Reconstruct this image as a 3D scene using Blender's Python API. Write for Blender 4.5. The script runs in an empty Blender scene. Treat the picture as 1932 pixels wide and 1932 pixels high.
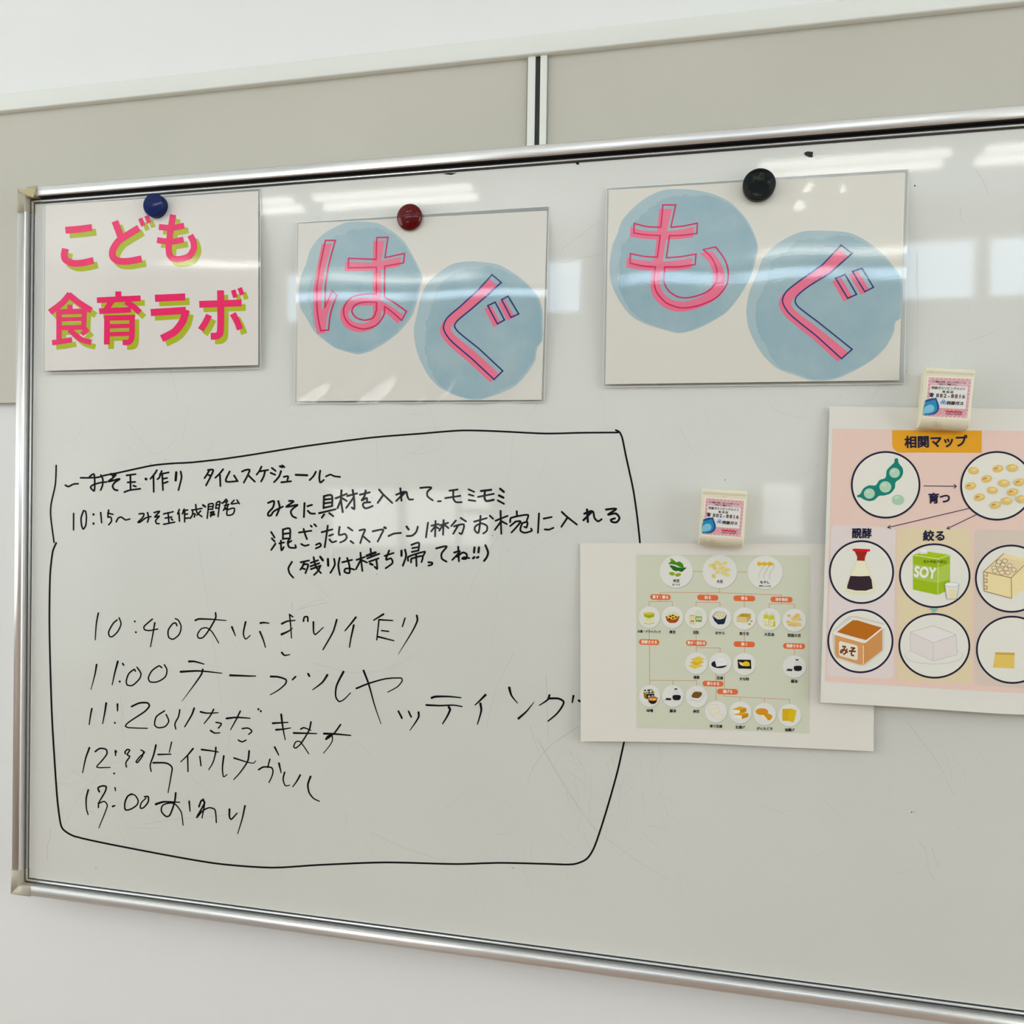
import bpy, bmesh, math, random
from mathutils import Vector, Matrix
from mathutils.geometry import tessellate_polygon
random.seed(7)
S = bpy.context.scene
COL = S.collection
# ------------------------------------------------------------------ camera, world, exposure
# metres; the board face is the plane y=0, x runs right, z=0 is the upper inner edge of the board
F_PX = 1500.0
PAN, TILT, ROLL = -0.21257, -0.009479, 0.014647
CAM = Vector((0.813888, -0.865092, -0.373837))
def cam_axes():
    f = Vector((math.sin(PAN)*math.cos(TILT), math.cos(PAN)*math.cos(TILT), math.sin(TILT)))
    r = Vector((math.cos(PAN), -math.sin(PAN), 0)); u = r.cross(f)
    return (math.cos(ROLL)*r+math.sin(ROLL)*u, -math.sin(ROLL)*r+math.cos(ROLL)*u, f)
RX, UX, FX = cam_axes()
cd = bpy.data.cameras.new('camera'); cam = bpy.data.objects.new('camera', cd); COL.objects.link(cam)
cd.sensor_width = 36; cd.lens = 36*F_PX/1932; cd.clip_start = 0.01
cam.matrix_world = Matrix.Translation(CAM) @ Matrix((RX, UX, -FX)).transposed().to_4x4()
S.camera = cam
w = bpy.data.worlds.new('world'); S.world = w; w.use_nodes = True
w.node_tree.nodes['Background'].inputs[0].default_value = (0.75, 0.87, 1.0, 1)
w.node_tree.nodes['Background'].inputs[1].default_value = 1.0
S.view_settings.view_transform = 'Standard'; S.view_settings.look = 'None'
S.view_settings.gamma = 1; S.view_settings.use_curve_mapping = False
S.view_settings.exposure = -0.06
LAMP_E = 7.0      # fluorescent tubes behind their covers
SKY_E = 6.6        # daylight in the high windows
SIDE_FILL_E = 4.1       # fill light of the unseen side windows that even out the board
LOW_E = 3.2        # curtained daylight in the low windows
FLOOR, CEIL, BACK, LEFT, RIGHT, WALLY = -1.87, 1.13, -3.4, -2.6, 4.4, 0.025

# ------------------------------------------------------------------ helpers
def P(px, py, d=0.0):
    """the point at distance d in front of the board that the photograph shows at pixel (px, py)"""
    v = FX + RX*((px-966)/F_PX) - UX*((py-965.5)/F_PX)
    return CAM + v*((-d-CAM.y)/v.y)
def lin(c):
    c = c/255
    return c/12.92 if c <= 0.04045 else ((c+0.055)/1.055)**2.4
KL = 0.80
def ink(r, g, b):
    return tuple(max(0.006, min(0.93, (lin(v)-0.012)/KL)) for v in (r, g, b)) + (1,)
MATS = {}
def mat(name, color=(.8, .8, .8), rough=.5, metal=0, coat=0, coatr=.05, attr=False, emit=None, fn=None, spec=.5):
    if name in MATS: return MATS[name]
    m = bpy.data.materials.new(name); m.use_nodes = True; nt = m.node_tree
    b = nt.nodes['Principled BSDF']
    b.inputs['Base Color'].default_value = (*color[:3], 1)
    b.inputs['Roughness'].default_value = rough; b.inputs['Metallic'].default_value = metal
    b.inputs['Specular IOR Level'].default_value = spec
    b.inputs['Coat Weight'].default_value = coat; b.inputs['Coat Roughness'].default_value = coatr
    if attr:
        a = nt.nodes.new('ShaderNodeAttribute'); a.attribute_name = 'Col'
        nt.links.new(a.outputs['Color'], b.inputs['Base Color'])
    if emit:
        b.inputs['Emission Color'].default_value = (*emit[0], 1); b.inputs['Emission Strength'].default_value = emit[1]
    if fn: fn(nt, b)
    MATS[name] = m
    return m
def pos_noise(nt, scale, detail=2, stretch=(1, 1, 1), rough=.5):
    g = nt.nodes.new('ShaderNodeNewGeometry'); mp = nt.nodes.new('ShaderNodeMapping')
    mp.inputs['Scale'].default_value = stretch
    n = nt.nodes.new('ShaderNodeTexNoise'); n.inputs['Scale'].default_value = scale
    n.inputs['Detail'].default_value = detail; n.inputs['Roughness'].default_value = rough
    nt.links.new(g.outputs['Position'], mp.inputs[0]); nt.links.new(mp.outputs[0], n.inputs[0])
    return n
def bump(nt, b, src, strength, dist, sock='Normal', prev=None):
    bp = nt.nodes.new('ShaderNodeBump'); bp.inputs['Strength'].default_value = strength
    bp.inputs['Distance'].default_value = dist
    nt.links.new(src, bp.inputs['Height'])
    if prev: nt.links.new(prev.outputs[0], bp.inputs['Normal'])
    nt.links.new(bp.outputs[0], b.inputs[sock]); return bp
def ramp(nt, src, stops):
    r = nt.nodes.new('ShaderNodeValToRGB'); e = r.color_ramp.elements
    while len(e) < len(stops): e.new(0.5)
    for i, (p, c) in enumerate(stops): e[i].position = p; e[i].color = c
    nt.links.new(src, r.inputs[0]); return r
def board_fn(nt, b):
    n = pos_noise(nt, 2.2, 3)
    r = ramp(nt, n.outputs[0], [(.3, ink(199, 200, 193)), (.7, ink(207, 207, 201))])
    nt.links.new(r.outputs[0], b.inputs['Base Color'])
    n2 = pos_noise(nt, 330, 3); bump(nt, b, n2.outputs[0], .03, .0003, 'Coat Normal')
def lam_fn(nt, b):
    n = pos_noise(nt, 420, 3, rough=.6)
    n2 = pos_noise(nt, 28, 2, (.5, 1, 1.2))
    p1 = bump(nt, b, n2.outputs[0], .04, .0010, 'Coat Normal')
    bump(nt, b, n.outputs[0], .075, .0005, 'Coat Normal', p1)
    b.inputs['Coat IOR'].default_value = 1.66
def wash_fn(lo, hi):
    def f(nt, b):
        lam_fn(nt, b)
        n = pos_noise(nt, 22, 6, rough=.6)
        r = ramp(nt, n.outputs[0], [(.32, lo), (.68, hi)])
        nt.links.new(r.outputs[0], b.inputs['Base Color'])
    return f
def alu_fn(nt, b):
    n = pos_noise(nt, 60, 3, (.06, 1, 3)); r = ramp(nt, n.outputs[0], [(.3, (.2, .2, .2, 1)), (.7, (.34, .34, .34, 1))])
    nt.links.new(r.outputs[0], b.inputs['Roughness'])
def panel_fn(nt, b):
    n = pos_noise(nt, 900, 2); bump(nt, b, n.outputs[0], .15, .0004)
    n2 = pos_noise(nt, 4, 2); r = ramp(nt, n2.outputs[0], [(.3, ink(178, 176, 163)), (.7, ink(184, 181, 169))])
    nt.links.new(r.outputs[0], b.inputs['Base Color'])
def wood_fn(nt, b):
    n = pos_noise(nt, 9, 5, (1, 1, .12)); r = ramp(nt, n.outputs[0], [(.3, (.20, .11, .055, 1)), (.7, (.30, .17, .09, 1))])
    nt.links.new(r.outputs[0], b.inputs['Base Color'])
def plaster_fn(nt, b):
    n = pos_noise(nt, 320, 3); bump(nt, b, n.outputs[0], .12, .0006)
def grime_fn(nt, b):
    n = pos_noise(nt, 170, 5); r = ramp(nt, n.outputs[0], [(.5, (.006, .009, .010, 1)), (.72, (.06, .06, .045, 1))])
    nt.links.new(r.outputs[0], b.inputs['Base Color'])
def clip_fn(nt, b):
    n = pos_noise(nt, 45, 4); r = ramp(nt, n.outputs[0], [(.60, (.83, .77, .58, 1)), (.80, (.60, .48, .31, 1))])
    nt.links.new(r.outputs[0], b.inputs['Base Color'])
def film_fn(nt, b):
    out = nt.nodes['Material Output']
    tr = nt.nodes.new('ShaderNodeBsdfTransparent'); tr.inputs[0].default_value = (.985, .99, .985, 1)
    mx = nt.nodes.new('ShaderNodeMixShader'); gl = nt.nodes.new('ShaderNodeBsdfGlossy'); gl.inputs['Roughness'].default_value = .06
    fr = nt.nodes.new('ShaderNodeFresnel'); fr.inputs[0].default_value = 1.7
    nt.links.new(fr.outputs[0], mx.inputs[0]); nt.links.new(tr.outputs[0], mx.inputs[1]); nt.links.new(gl.outputs[0], mx.inputs[2])
    nt.links.new(mx.outputs[0], out.inputs['Surface'])
M_board = mat('whiteboard_enamel', rough=.45, coat=1, coatr=.03, fn=board_fn)
M_ink = mat('marker_ink', color=(.005, .005, .006), rough=.5, coat=.28, coatr=.06, spec=.03)
M_lam = mat('laminated_print', rough=.6, coat=1, coatr=.02, attr=True, fn=lam_fn, spec=.05)
M_wash = mat('watercolour_rim', rough=.6, coat=1, coatr=.02, spec=.05, fn=wash_fn(ink(158, 180, 186), ink(164, 184, 188)))
M_wash2 = mat('watercolour_wash', rough=.6, coat=1, coatr=.02, spec=.05, fn=wash_fn(ink(137, 167, 178), ink(157, 178, 183)))
M_paper = mat('matte_print', rough=.75, attr=True, spec=.25)
M_sticker = mat('sticker_print', rough=.35, attr=True)
M_film = mat('clear_film', fn=film_fn)
M_bead = mat('film_edge', color=(.90, .91, .91), rough=.15, coat=1)
M_alu = mat('brushed_aluminium', color=(.82, .82, .81), rough=.34, metal=.72)
M_gasket_shade = mat('black_gasket_and_shade', color=(.012, .012, .012), rough=.5)  # real gasket, and the painted shade under the top rail
M_corner = mat('beige_plastic', color=ink(172, 165, 148)[:3], rough=.4)
M_tape = mat('old_tape', color=ink(176, 166, 120)[:3], rough=.3)
M_panel = mat('beige_panel', rough=.55, fn=panel_fn)
M_stile = mat('white_stile', color=ink(212, 214, 207)[:3], rough=.4)
M_greyedge = mat('grey_edge', color=ink(135, 133, 124)[:3], rough=.5)
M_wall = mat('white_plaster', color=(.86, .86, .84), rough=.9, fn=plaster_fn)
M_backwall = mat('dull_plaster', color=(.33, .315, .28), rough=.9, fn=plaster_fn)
M_floor = mat('brown_floor', rough=.35, fn=wood_fn)
M_wood = mat('brown_wainscot', rough=.5, fn=wood_fn)
M_blue = mat('blue_plastic', color=(.0005, .013, .10), rough=.45, coat=.35, coatr=.05, spec=.05)
M_red = mat('red_plastic', color=(.11, .0005, .001), rough=.4, coat=.4, coatr=.02, spec=.1)
M_black = mat('black_plastic', color=(.003, .004, .005), rough=.4, coat=.15, coatr=.1, spec=.15)
M_grime = mat('dusty_black', rough=.6, spec=.12, fn=grime_fn)
M_clip = mat('cream_plastic', rough=.38, fn=clip_fn)
M_lamp = mat('fluorescent_tube', color=(.9, .9, .9), emit=((1, .985, .93), LAMP_E))
M_lampbox = mat('lamp_enamel', color=(.85, .85, .83), rough=.4)
M_sky = mat('daylit_glass', color=(.5, .5, .5), emit=((.62, .80, 1), SKY_E))
M_left_fill = mat('left_fill_window', color=(.6, .6, .6), emit=((.90, .96, .955), SIDE_FILL_E))
M_right_fill = mat('right_fill_window', color=(.6, .6, .6), emit=((.90, .96, .955), SIDE_FILL_E*1.2))
M_low = mat('curtained_glass', color=(.6, .6, .6), emit=((.97, 1, .98), LOW_E))
M_scr = mat('scratch', color=ink(170, 170, 162)[:3], rough=.5)

def new_obj(name, me, mats, parent=None, **props):
    if not isinstance(mats, (list, tuple)): mats = [mats]
    for m in mats: me.materials.append(m)
    o = bpy.data.objects.new(name, me); COL.objects.link(o)
    if parent: o.parent = parent
    for k, v in props.items(): o[k] = v
    return o
def empty(name, loc, **props):
    o = bpy.data.objects.new(name, None); COL.objects.link(o); o.location = loc
    o.empty_display_size = .02
    for k, v in props.items(): o[k] = v
    return o
def attach(o, root):
    o.parent = root; o.matrix_parent_inverse = Matrix.Translation(-Vector(root.location))
def box_me(x0, x1, y0, y1, z0, z1, bev=0):
    bm = bmesh.new(); bmesh.ops.create_cube(bm, size=1)
    for v in bm.verts:
        v.co = Vector(((x0+x1)/2+v.co.x*(x1-x0), (y0+y1)/2+v.co.y*(y1-y0), (z0+z1)/2+v.co.z*(z1-z0)))
    if bev: bmesh.ops.bevel(bm, geom=bm.edges[:], offset=bev, segments=3, affect='EDGES', profile=.5)
    me = bpy.data.meshes.new('m'); bm.to_mesh(me); bm.free()
    if bev:
        for p in me.polygons: p.use_smooth = True
    return me
# ---- flat drawing: shapes are collected in photograph pixels, then laid on the surface they are printed on
def spline(pts, n=5, closed=False):
    out = []; N = len(pts)
    if N < 3 and not closed: return [tuple(p) for p in pts]
    for i in range(N if closed else N-1):
        if closed: p0, p1, p2, p3 = pts[(i-1) % N], pts[i], pts[(i+1) % N], pts[(i+2) % N]
        else:
            p1, p2 = pts[i], pts[i+1]
            p0 = pts[i-1] if i else p1; p3 = pts[i+2] if i+2 < N else p2
        # centripetal-like tangents, clamped by the local segment length
        d = math.dist(p1, p2)+1e-6
        t1 = [(p2[k]-p0[k]) for k in (0, 1)]; t2 = [(p3[k]-p1[k]) for k in (0, 1)]
        l1 = math.hypot(*t1)+1e-6; l2 = math.hypot(*t2)+1e-6
        m1 = [t*min(.5, .8*d/l1) for t in t1]; m2 = [t*min(.5, .8*d/l2) for t in t2]
        for j in range(n):
            t = j/n; a = 2*t**3-3*t*t+1; b = t**3-2*t*t+t; c = -2*t**3+3*t*t; e = t**3-t*t
            out.append(tuple(a*p1[k]+b*m1[k]+c*p2[k]+e*m2[k] for k in (0, 1)))
    if not closed: out.append(tuple(pts[-1]))
    return out
class Draw:
    def __init__(s, T=(0, 0, 1)):
        s.items = []; s.T = T
    def t(s, p): return (s.T[0]+p[0]*s.T[2], s.T[1]+p[1]*s.T[2])
    def raw(s, verts, faces, col): s.items.append((verts, faces, col)); return s
    def poly(s, pts, col, smooth=False, holes=()):
        loops = [[s.t(p) for p in (spline(pts, 5, True) if smooth else pts)]]
        for h in holes: loops.append([s.t(p) for p in (spline(h, 5, True) if smooth else h)])
        tri = tessellate_polygon([[Vector((x, y, 0)) for x, y in l] for l in loops])
        return s.raw([p for l in loops for p in l], [tuple(t) for t in tri], col)
    def ell(s, cx, cy, rx, ry=None, col=(0, 0, 0, 1), rot=0, n=40):
        ry = ry or rx; c, q = math.cos(rot), math.sin(rot)
        pts = [(cx+rx*math.cos(a)*c-ry*math.sin(a)*q, cy+rx*math.cos(a)*q+ry*math.sin(a)*c) for a in [2*math.pi*i/n for i in range(n)]]
        return s.poly(pts, col)
    def rrect(s, x0, y0, x1, y1, r, col, shear=0):
        pts = []
        for cx, cy, a0 in ((x1-r, y0+r, -90), (x1-r, y1-r, 0), (x0+r, y1-r, 90), (x0+r, y0+r, 180)):
            for i in range(7):
                a = math.radians(a0+15*i); x = cx+r*math.cos(a); pts.append((x, cy+r*math.sin(a)+shear*(x-x0)))
        return s.poly(pts, col)
    def line(s, pts, w, col, w1=None, closed=False, caps=True, sm=True, n=5):
        """a stroke with its own width, round or cut ends"""
        ctrl = list(pts)
        p = spline(pts, n, closed) if sm else list(pts)
        q = [p[0]]
        for a in p[1:]:
            if math.dist(a, q[-1]) > .3: q.append(a)
        if closed and math.dist(q[0], q[-1]) < .3: q.pop()
        if len(q) < 2: q = [q[0], (q[0][0]+.5, q[0][1])]
        p = q; N = len(p); V = []; Fc = []
        w1 = w if w1 is None else w1
        L = [0]
        for i in range(1, N): L.append(L[-1]+math.dist(p[i], p[i-1]))
        for i in range(N):
            a = p[(i-1) % N] if (closed or i) else p[0]; b = p[(i+1) % N] if (closed or i < N-1) else p[-1]
            dx, dy = b[0]-a[0], b[1]-a[1]; l = math.hypot(dx, dy)+1e-9
            k = 1
            if not closed or not sm:
                c = p[i]; e1 = (c[0]-a[0], c[1]-a[1]); e2 = (b[0]-c[0], b[1]-c[1]); h1 = math.hypot(*e1); h2 = math.hypot(*e2)
                if h1 > 1e-6 and h2 > 1e-6:
                    n1 = (e1[0]/h1, e1[1]/h1); n2 = (e2[0]/h2, e2[1]/h2); mx_, my_ = n1[0]+n2[0], n1[1]+n2[1]; ml = math.hypot(mx_, my_)
                    if ml > .2:
                        dx, dy, l = mx_, my_, ml
                        k = min(1.6 if not sm else 1.15, 2/ml)
            u = L[i]/(L[-1]+1e-9); hw = (w+(w1-w)*u)/2*k
            nx, ny = -dy/l*hw, dx/l*hw
            V += [s.t((p[i][0]+nx, p[i][1]+ny)), s.t((p[i][0]-nx, p[i][1]-ny))]
        for i in range(N-1 if not closed else N):
            a, b = 2*i, 2*((i+1) % N); Fc.append((a, b, b+1, a+1))
        s.raw(V, Fc, col)
        if caps and not closed:
            for (c, ww) in ((p[0], w), (p[-1], w1)):
                if ww > .5: s.ell(c[0], c[1], ww/2, None, col, n=12)
            for i in range(1, len(ctrl)-1):
                a, c, b = ctrl[i-1], ctrl[i], ctrl[i+1]
                a1 = math.atan2(c[1]-a[1], c[0]-a[0]); a2 = math.atan2(b[1]-c[1], b[0]-c[0]); dd = abs((a2-a1+math.pi) % (2*math.pi)-math.pi)
                if dd > .9:
                    s.ell(c[0], c[1], (w+w1)/4, None, col, n=12)
        return s
    def text(s, st, cx, cy, h, col, ang=0, bold=.02, wid=1, cond=0, shear=0):
        copies, (x0, x1) = glyphs(st, bold)
        k = h; m = (x0+x1)/2; sx = wid
        if cond: sx = cond/(k*(x1-x0))
        c, q = math.cos(ang), math.sin(ang)
        for vs, fs in copies:
            out = []
            for x, y in vs:
                X = (x-m)*k*sx+shear*y*k; Y = -(y-.35)*k; out.append(s.t((cx+X*c-Y*q, cy+X*q+Y*c)))
            s.raw(out, fs, col)
        return s
GC = {}
def glyphs(st, bold):
    if st not in GC:
        cu = bpy.data.curves.new('t', 'FONT'); cu.body = st; cu.size = 1; cu.resolution_u = 3
        o = bpy.data.objects.new('t', cu); COL.objects.link(o)
        dg = bpy.context.evaluated_depsgraph_get(); me = bpy.data.meshes.new_from_object(o.evaluated_get(dg))
        vs = [(v.co.x, v.co.y) for v in me.vertices]; fs = [tuple(p.vertices) for p in me.polygons]
        bpy.data.objects.remove(o); bpy.data.curves.remove(cu); bpy.data.meshes.remove(me)
        GC[st] = (vs, fs)
    vs, fs = GC[st]
    offs = [(0, 0)]
    if bold: offs += [(bold*math.cos(a), bold*math.sin(a)) for a in [math.pi*i/4 for i in range(8)]]
    xs = [v[0] for v in vs]
    return [([(x+dx, y+dy) for x, y in vs], fs) for dx, dy in offs], (min(xs)-bold, max(xs)+bold)
def lay(name, dr, material, surf, lift, parent=None, grid=0, **props):
    """turn collected shapes into one thin printed mesh lying on surf(px,py)->distance from the board"""
    bm = bmesh.new(); cl = bm.loops.layers.float_color.new('Col')
    step = min(.000003, .00005/max(1, len(dr.items)))   # crossing strokes never share a plane
    for k_, (verts, faces, col) in enumerate(dr.items):
        vv = [bm.verts.new((x, y, k_)) for x, y in verts]
        for f in faces:
            try: fc = bm.faces.new([vv[i] for i in f])
            except ValueError: continue
            for l in fc.loops: l[cl] = col
    if grid:
        xs = [v.co.x for v in bm.verts]; ys = [v.co.y for v in bm.verts]
        for ax, lo, hi in ((0, min(xs), max(xs)), (1, min(ys), max(ys))):
            k = math.floor(lo/grid)+1
            while k*grid < hi:
                co = [0, 0, 0]; no = [0, 0, 0]; co[ax] = k*grid; no[ax] = 1
                bmesh.ops.bisect_plane(bm, geom=bm.verts[:]+bm.edges[:]+bm.faces[:], dist=1e-5, plane_co=co, plane_no=no)
                k += 1
    px = [tuple(v.co) for v in bm.verts]
    nrm = []
    for v, (x, y, k_) in zip(bm.verts, px):
        v.co = P(x, y, surf(x, y)+lift+k_*step)
        if grid:
            a = P(x+2, y, surf(x+2, y))-P(x-2, y, surf(x-2, y)); b = P(x, y+2, surf(x, y+2))-P(x, y-2, surf(x, y-2))
            n = a.cross(b); n.normalize()
            nrm.append(n if n.y < 0 else -n)
    for f in bm.faces:
        f.normal_update()
        if f.normal.y > 0: f.normal_flip()
    me = bpy.data.meshes.new(name); bm.to_mesh(me); bm.free()
    if grid:
        for p in me.polygons: p.use_smooth = True
        me.normals_split_custom_set_from_vertices(nrm)
    o = new_obj(name, me, material, None, **props)
    if parent: attach(o, parent)
    return o
FLAT = lambda x, y: 0.0

# ------------------------------------------------------------------ the room
def slab(name, *b, m=M_wall, **p):
    return new_obj(name, box_me(*b), m, None, kind='structure', **p)
slab('floor', LEFT-.1, RIGHT+.1, BACK-.1, .1, FLOOR-.1, FLOOR, m=M_floor)
slab('ceiling', LEFT-.1, RIGHT+.1, BACK-.1, .1, CEIL, CEIL+.1)
slab('wall_front', LEFT-.1, RIGHT+.1, WALLY, WALLY+.1, FLOOR, CEIL)
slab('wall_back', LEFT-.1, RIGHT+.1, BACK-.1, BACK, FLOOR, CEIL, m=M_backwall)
slab('wall_left', LEFT-.1, LEFT, BACK, WALLY, FLOOR, CEIL)
slab('wall_right', RIGHT, RIGHT+.1, BACK, WALLY, FLOOR, CEIL)
slab('baseboard_left', LEFT, LEFT+.02, BACK+.01, WALLY-.001, FLOOR, -1.33, m=M_wood)
slab('baseboard_back', LEFT+.02, RIGHT, BACK, BACK+.02, FLOOR, -.78, m=M_wood)
# windows in the wall behind the photographer (they show as reflections)
wn = 0
def window(x0, x1, z0, z1, m):
    global wn; wn += 1
    e = empty('window_%d' % wn, ((x0+x1)/2, BACK, z0), kind='structure')
    b = .022
    fr = bmesh.new()
    for (a0, a1, c0, c1) in ((x0-b, x1+b, z1, z1+b), (x0-b, x1+b, z0-b, z0), (x0-b, x0, z0, z1), (x1, x1+b, z0, z1)):
        t = box_me(a0, a1, BACK, BACK+.03, c0, c1); fr.from_mesh(t); bpy.data.meshes.remove(t)
    me = bpy.data.meshes.new('window_frame'); fr.to_mesh(me); fr.free()
    attach(new_obj('window_frame', me, M_alu), e)
    attach(new_obj('window_pane', box_me(x0, x1, BACK, BACK+.012, z0, z1), m), e)
for x0, x1 in ((-1.45, -.69), (-.61, .254), (.50, 1.02), (1.09, 1.60), (1.68, 2.165), (2.242, 3.0)):
    window(x0, x1, .665, .935, M_sky)
for x0, x1, z0, z1 in ((-1.152, -.762, -.615, -.305), (-.705, -.42, -.60, -.305), (-.385, -.23, -.40, -.315), (-.385, -.23, -.60, -.43), (1.211, 1.397, -.51, -.25)):
    window(x0, x1, z0, z1, M_low)
def lamp(x0, x1, y, group, label):
    label = label
    e = empty('ceiling_light', ((x0+x1)/2, y, CEIL), label=label, category='ceiling light', group=group)
    attach(new_obj('lamp_housing', box_me(x0, x1, y-.085, y+.085, CEIL-.02, CEIL, .004), M_lampbox), e)
    for k in (-1, 1):
        bm = bmesh.new(); bmesh.ops.create_cone(bm, cap_ends=True, segments=12, radius1=.0145, radius2=.0145, depth=x1-x0-.04,
            matrix=Matrix.Translation(((x0+x1)/2, y+k*.058, CEIL-.038)) @ Matrix.Rotation(math.pi/2, 4, 'Y'))
        me = bpy.data.meshes.new('tube'); bm.to_mesh(me); bm.free(); attach(new_obj('tube', me, M_lamp), e)
ORD = ('leftmost', 'second from the left', 'third from the left', 'fourth from the left', 'fifth from the left')
for i, (x0, x1) in enumerate(((-1.86, -1.06), (-.985, -.155), (1.09, 1.88), (1.97, 2.77))):
    lamp(x0, x1, -2.77, 'ceiling lights mirrored in the whiteboard', ORD[i]+' of the twin-tube ceiling lights mirrored along the top of the whiteboard')
for i, (x0, x1) in enumerate(((-.4, .4), (1.3, 2.1))):  # unseen lamp row, added to light the board from above
    lamp(x0, x1, -1.6, 'added ceiling lights nearest the whiteboard', ORD[i]+' unseen twin-tube ceiling light added to brighten the whiteboard')
for wx, sg in ((LEFT, 1), (RIGHT, -1)):   # unseen side windows: right added, left lengthened, to light the lower board evenly
    wn += 1
    e = empty('window_%d' % wn, (wx, -1.5, -1.3), kind='structure')
    X_ = lambda d: (min(wx, wx+sg*d), max(wx, wx+sg*d))
    for j_ in range(3):
        y0 = -2.45+j_*.70
        attach(new_obj('window_pane', box_me(*X_(.012), y0, y0+.66, -1.3, .85), M_left_fill if sg > 0 else M_right_fill), e)
        for a0, a1, c0, c1 in ((y0-.02, y0, -1.32, .87), (y0+.66, y0+.68, -1.32, .87), (y0, y0+.66, .85, .87), (y0, y0+.66, -1.32, -1.3)):
            attach(new_obj('window_frame', box_me(*X_(.03), a0, a1, c0, c1), M_alu), e)

# ------------------------------------------------------------------ sliding panels behind and above the board
PY = WALLY
sx = [P(q, 270, -.013).x for q in (991.5, 994, 1008, 1011, 1015.5, 1017.5, 1030, 1032)]
PZ0, PZ1 = -.25, .128
def panel(x0, x1, stile, edge, label):
    e = empty('sliding_panel', ((x0+x1)/2, PY, PZ0), label=label, category='panel')
    attach(new_obj('panel_board', box_me(x0, x1, .016, PY-.001, PZ0, PZ1), M_panel), e)
    attach(new_obj('panel_stile', box_me(*stile, .012, PY-.001, PZ0, PZ1, .0006), M_stile), e)
    attach(new_obj('panel_edge', box_me(*edge, .014, PY-.001, PZ0, PZ1), M_greyedge), e)
panel(-.9, sx[0], (sx[1], sx[2]), (sx[0], sx[1]), 'large beige wall panel above the left half of the whiteboard')
panel(sx[7], 2.4, (sx[5], sx[6]), (sx[6], sx[7]), 'beige wall panel right of the black gap above the whiteboard')
j = new_obj('panel_gap', box_me(sx[2], sx[5], .0145, PY-.001, PZ0, PZ1), M_gasket_shade, None, label='narrow black gap with grey edge between the two beige wall panels', category='joint')
tr = new_obj('trim_1', box_me(-.9, 2.4, .008, PY-.0005, PZ1, PZ1+.022, .002), M_stile, None, kind='structure')

# ------------------------------------------------------------------ the whiteboard
BW, BH = 1.80, .862
board = empty('whiteboard', (BW/2, 0, -BH), label='large white enamel board in an aluminium frame with handwritten black schedule', category='whiteboard')
attach(new_obj('board_face', box_me(0, BW, 0, .008, -BH, 0), M_board), board)
PROF = [(0, .004), (0, -.0012), (.0014, -.0012), (.0015, -.0026), (.0034, -.003), (.0036, -.0008), (.0060, -.0008), (.0064, -.0085), (.0074, -.0098),
        (.012, -.0104), (.0172, -.0100), (.0188, -.0088), (.0190, .010), (0, .010)]
def rail(name, pa, pb, out, m, k=1.0, black_faces=True, mitre=(1, 1), dark=(1, 5), **props):
    """extrude the rail profile from pa to pb (x,z on the board edge); out = outward direction"""
    d = Vector((pb[0]-pa[0], pb[1]-pa[1])); L = d.length; d.normalize()
    bm = bmesh.new(); rings = []
    for end, p, s in ((0, pa, -1), (1, pb, 1)):
        r = []
        for z, y in PROF:
            z *= k; yy = y*k if y < 0 else y; e = z if mitre[end] else 0
            r.append(bm.verts.new((p[0]+out[0]*z+s*d.x*e, yy, p[1]+out[1]*z+s*d.y*e)))
        rings.append(r)
    n = len(PROF)
    for i in range(n):
        f = bm.faces.new((rings[0][i], rings[0][(i+1) % n], rings[1][(i+1) % n], rings[1][i]))
        f.material_index = 1 if (i in dark and black_faces) else 0
        f.smooth = i in (3, 8, 9, 10)
    bm.faces.new(rings[0]); bm.faces.new(rings[1][::-1]); bmesh.ops.recalc_face_normals(bm, faces=bm.faces[:])
    me = bpy.data.meshes.new(name); bm.to_mesh(me); bm.free()
    o = new_obj(name, me, [m, M_gasket_shade], None, **props); attach(o, board); return o
rail('frame_rail', (.010, 0), (BW-.010, 0), (0, 1), M_alu, mitre=(0, 0), dark=(0, 1, 4, 5, 6))  # shade in the groove and underside painted black, on this rail only
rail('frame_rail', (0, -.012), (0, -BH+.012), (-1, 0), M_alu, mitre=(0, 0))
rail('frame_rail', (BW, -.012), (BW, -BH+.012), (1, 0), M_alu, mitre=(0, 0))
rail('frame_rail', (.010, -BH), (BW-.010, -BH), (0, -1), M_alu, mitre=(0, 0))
for cx, cz, ox, oz in ((0, 0, 1, -1), (BW, 0, -1, -1), (0, -BH, 1, 1), (BW, -BH, -1, 1)):
    bm = bmesh.new(); C_ = bpy.data.meshes
    parts = []
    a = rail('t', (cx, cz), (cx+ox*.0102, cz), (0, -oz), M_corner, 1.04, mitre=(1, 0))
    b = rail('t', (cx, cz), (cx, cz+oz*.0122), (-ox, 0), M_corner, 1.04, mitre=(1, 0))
    for o in (a, b):
        bm.from_mesh(o.data); me = o.data; bpy.data.objects.remove(o); bpy.data.meshes.remove(me)
    me = bpy.data.meshes.new('frame_corner'); bm.to_mesh(me); bm.free()
    attach(new_obj('frame_corner', me, [M_corner, M_gasket_shade], None, label='beige plastic corner piece'), board)
dr = Draw((40, 260, .0828)); c = (0, 0, 0, 1)
dr.poly([(-40, 1180), (110, 1168), (210, 1160), (345, 1140), (320, 1200), (275, 1355), (180, 1320), (60, 1255), (-40, 1225)], c)
lay('torn_tape', dr, M_tape, FLAT, .0114, board, label='torn yellowed tape on the corner')
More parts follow.
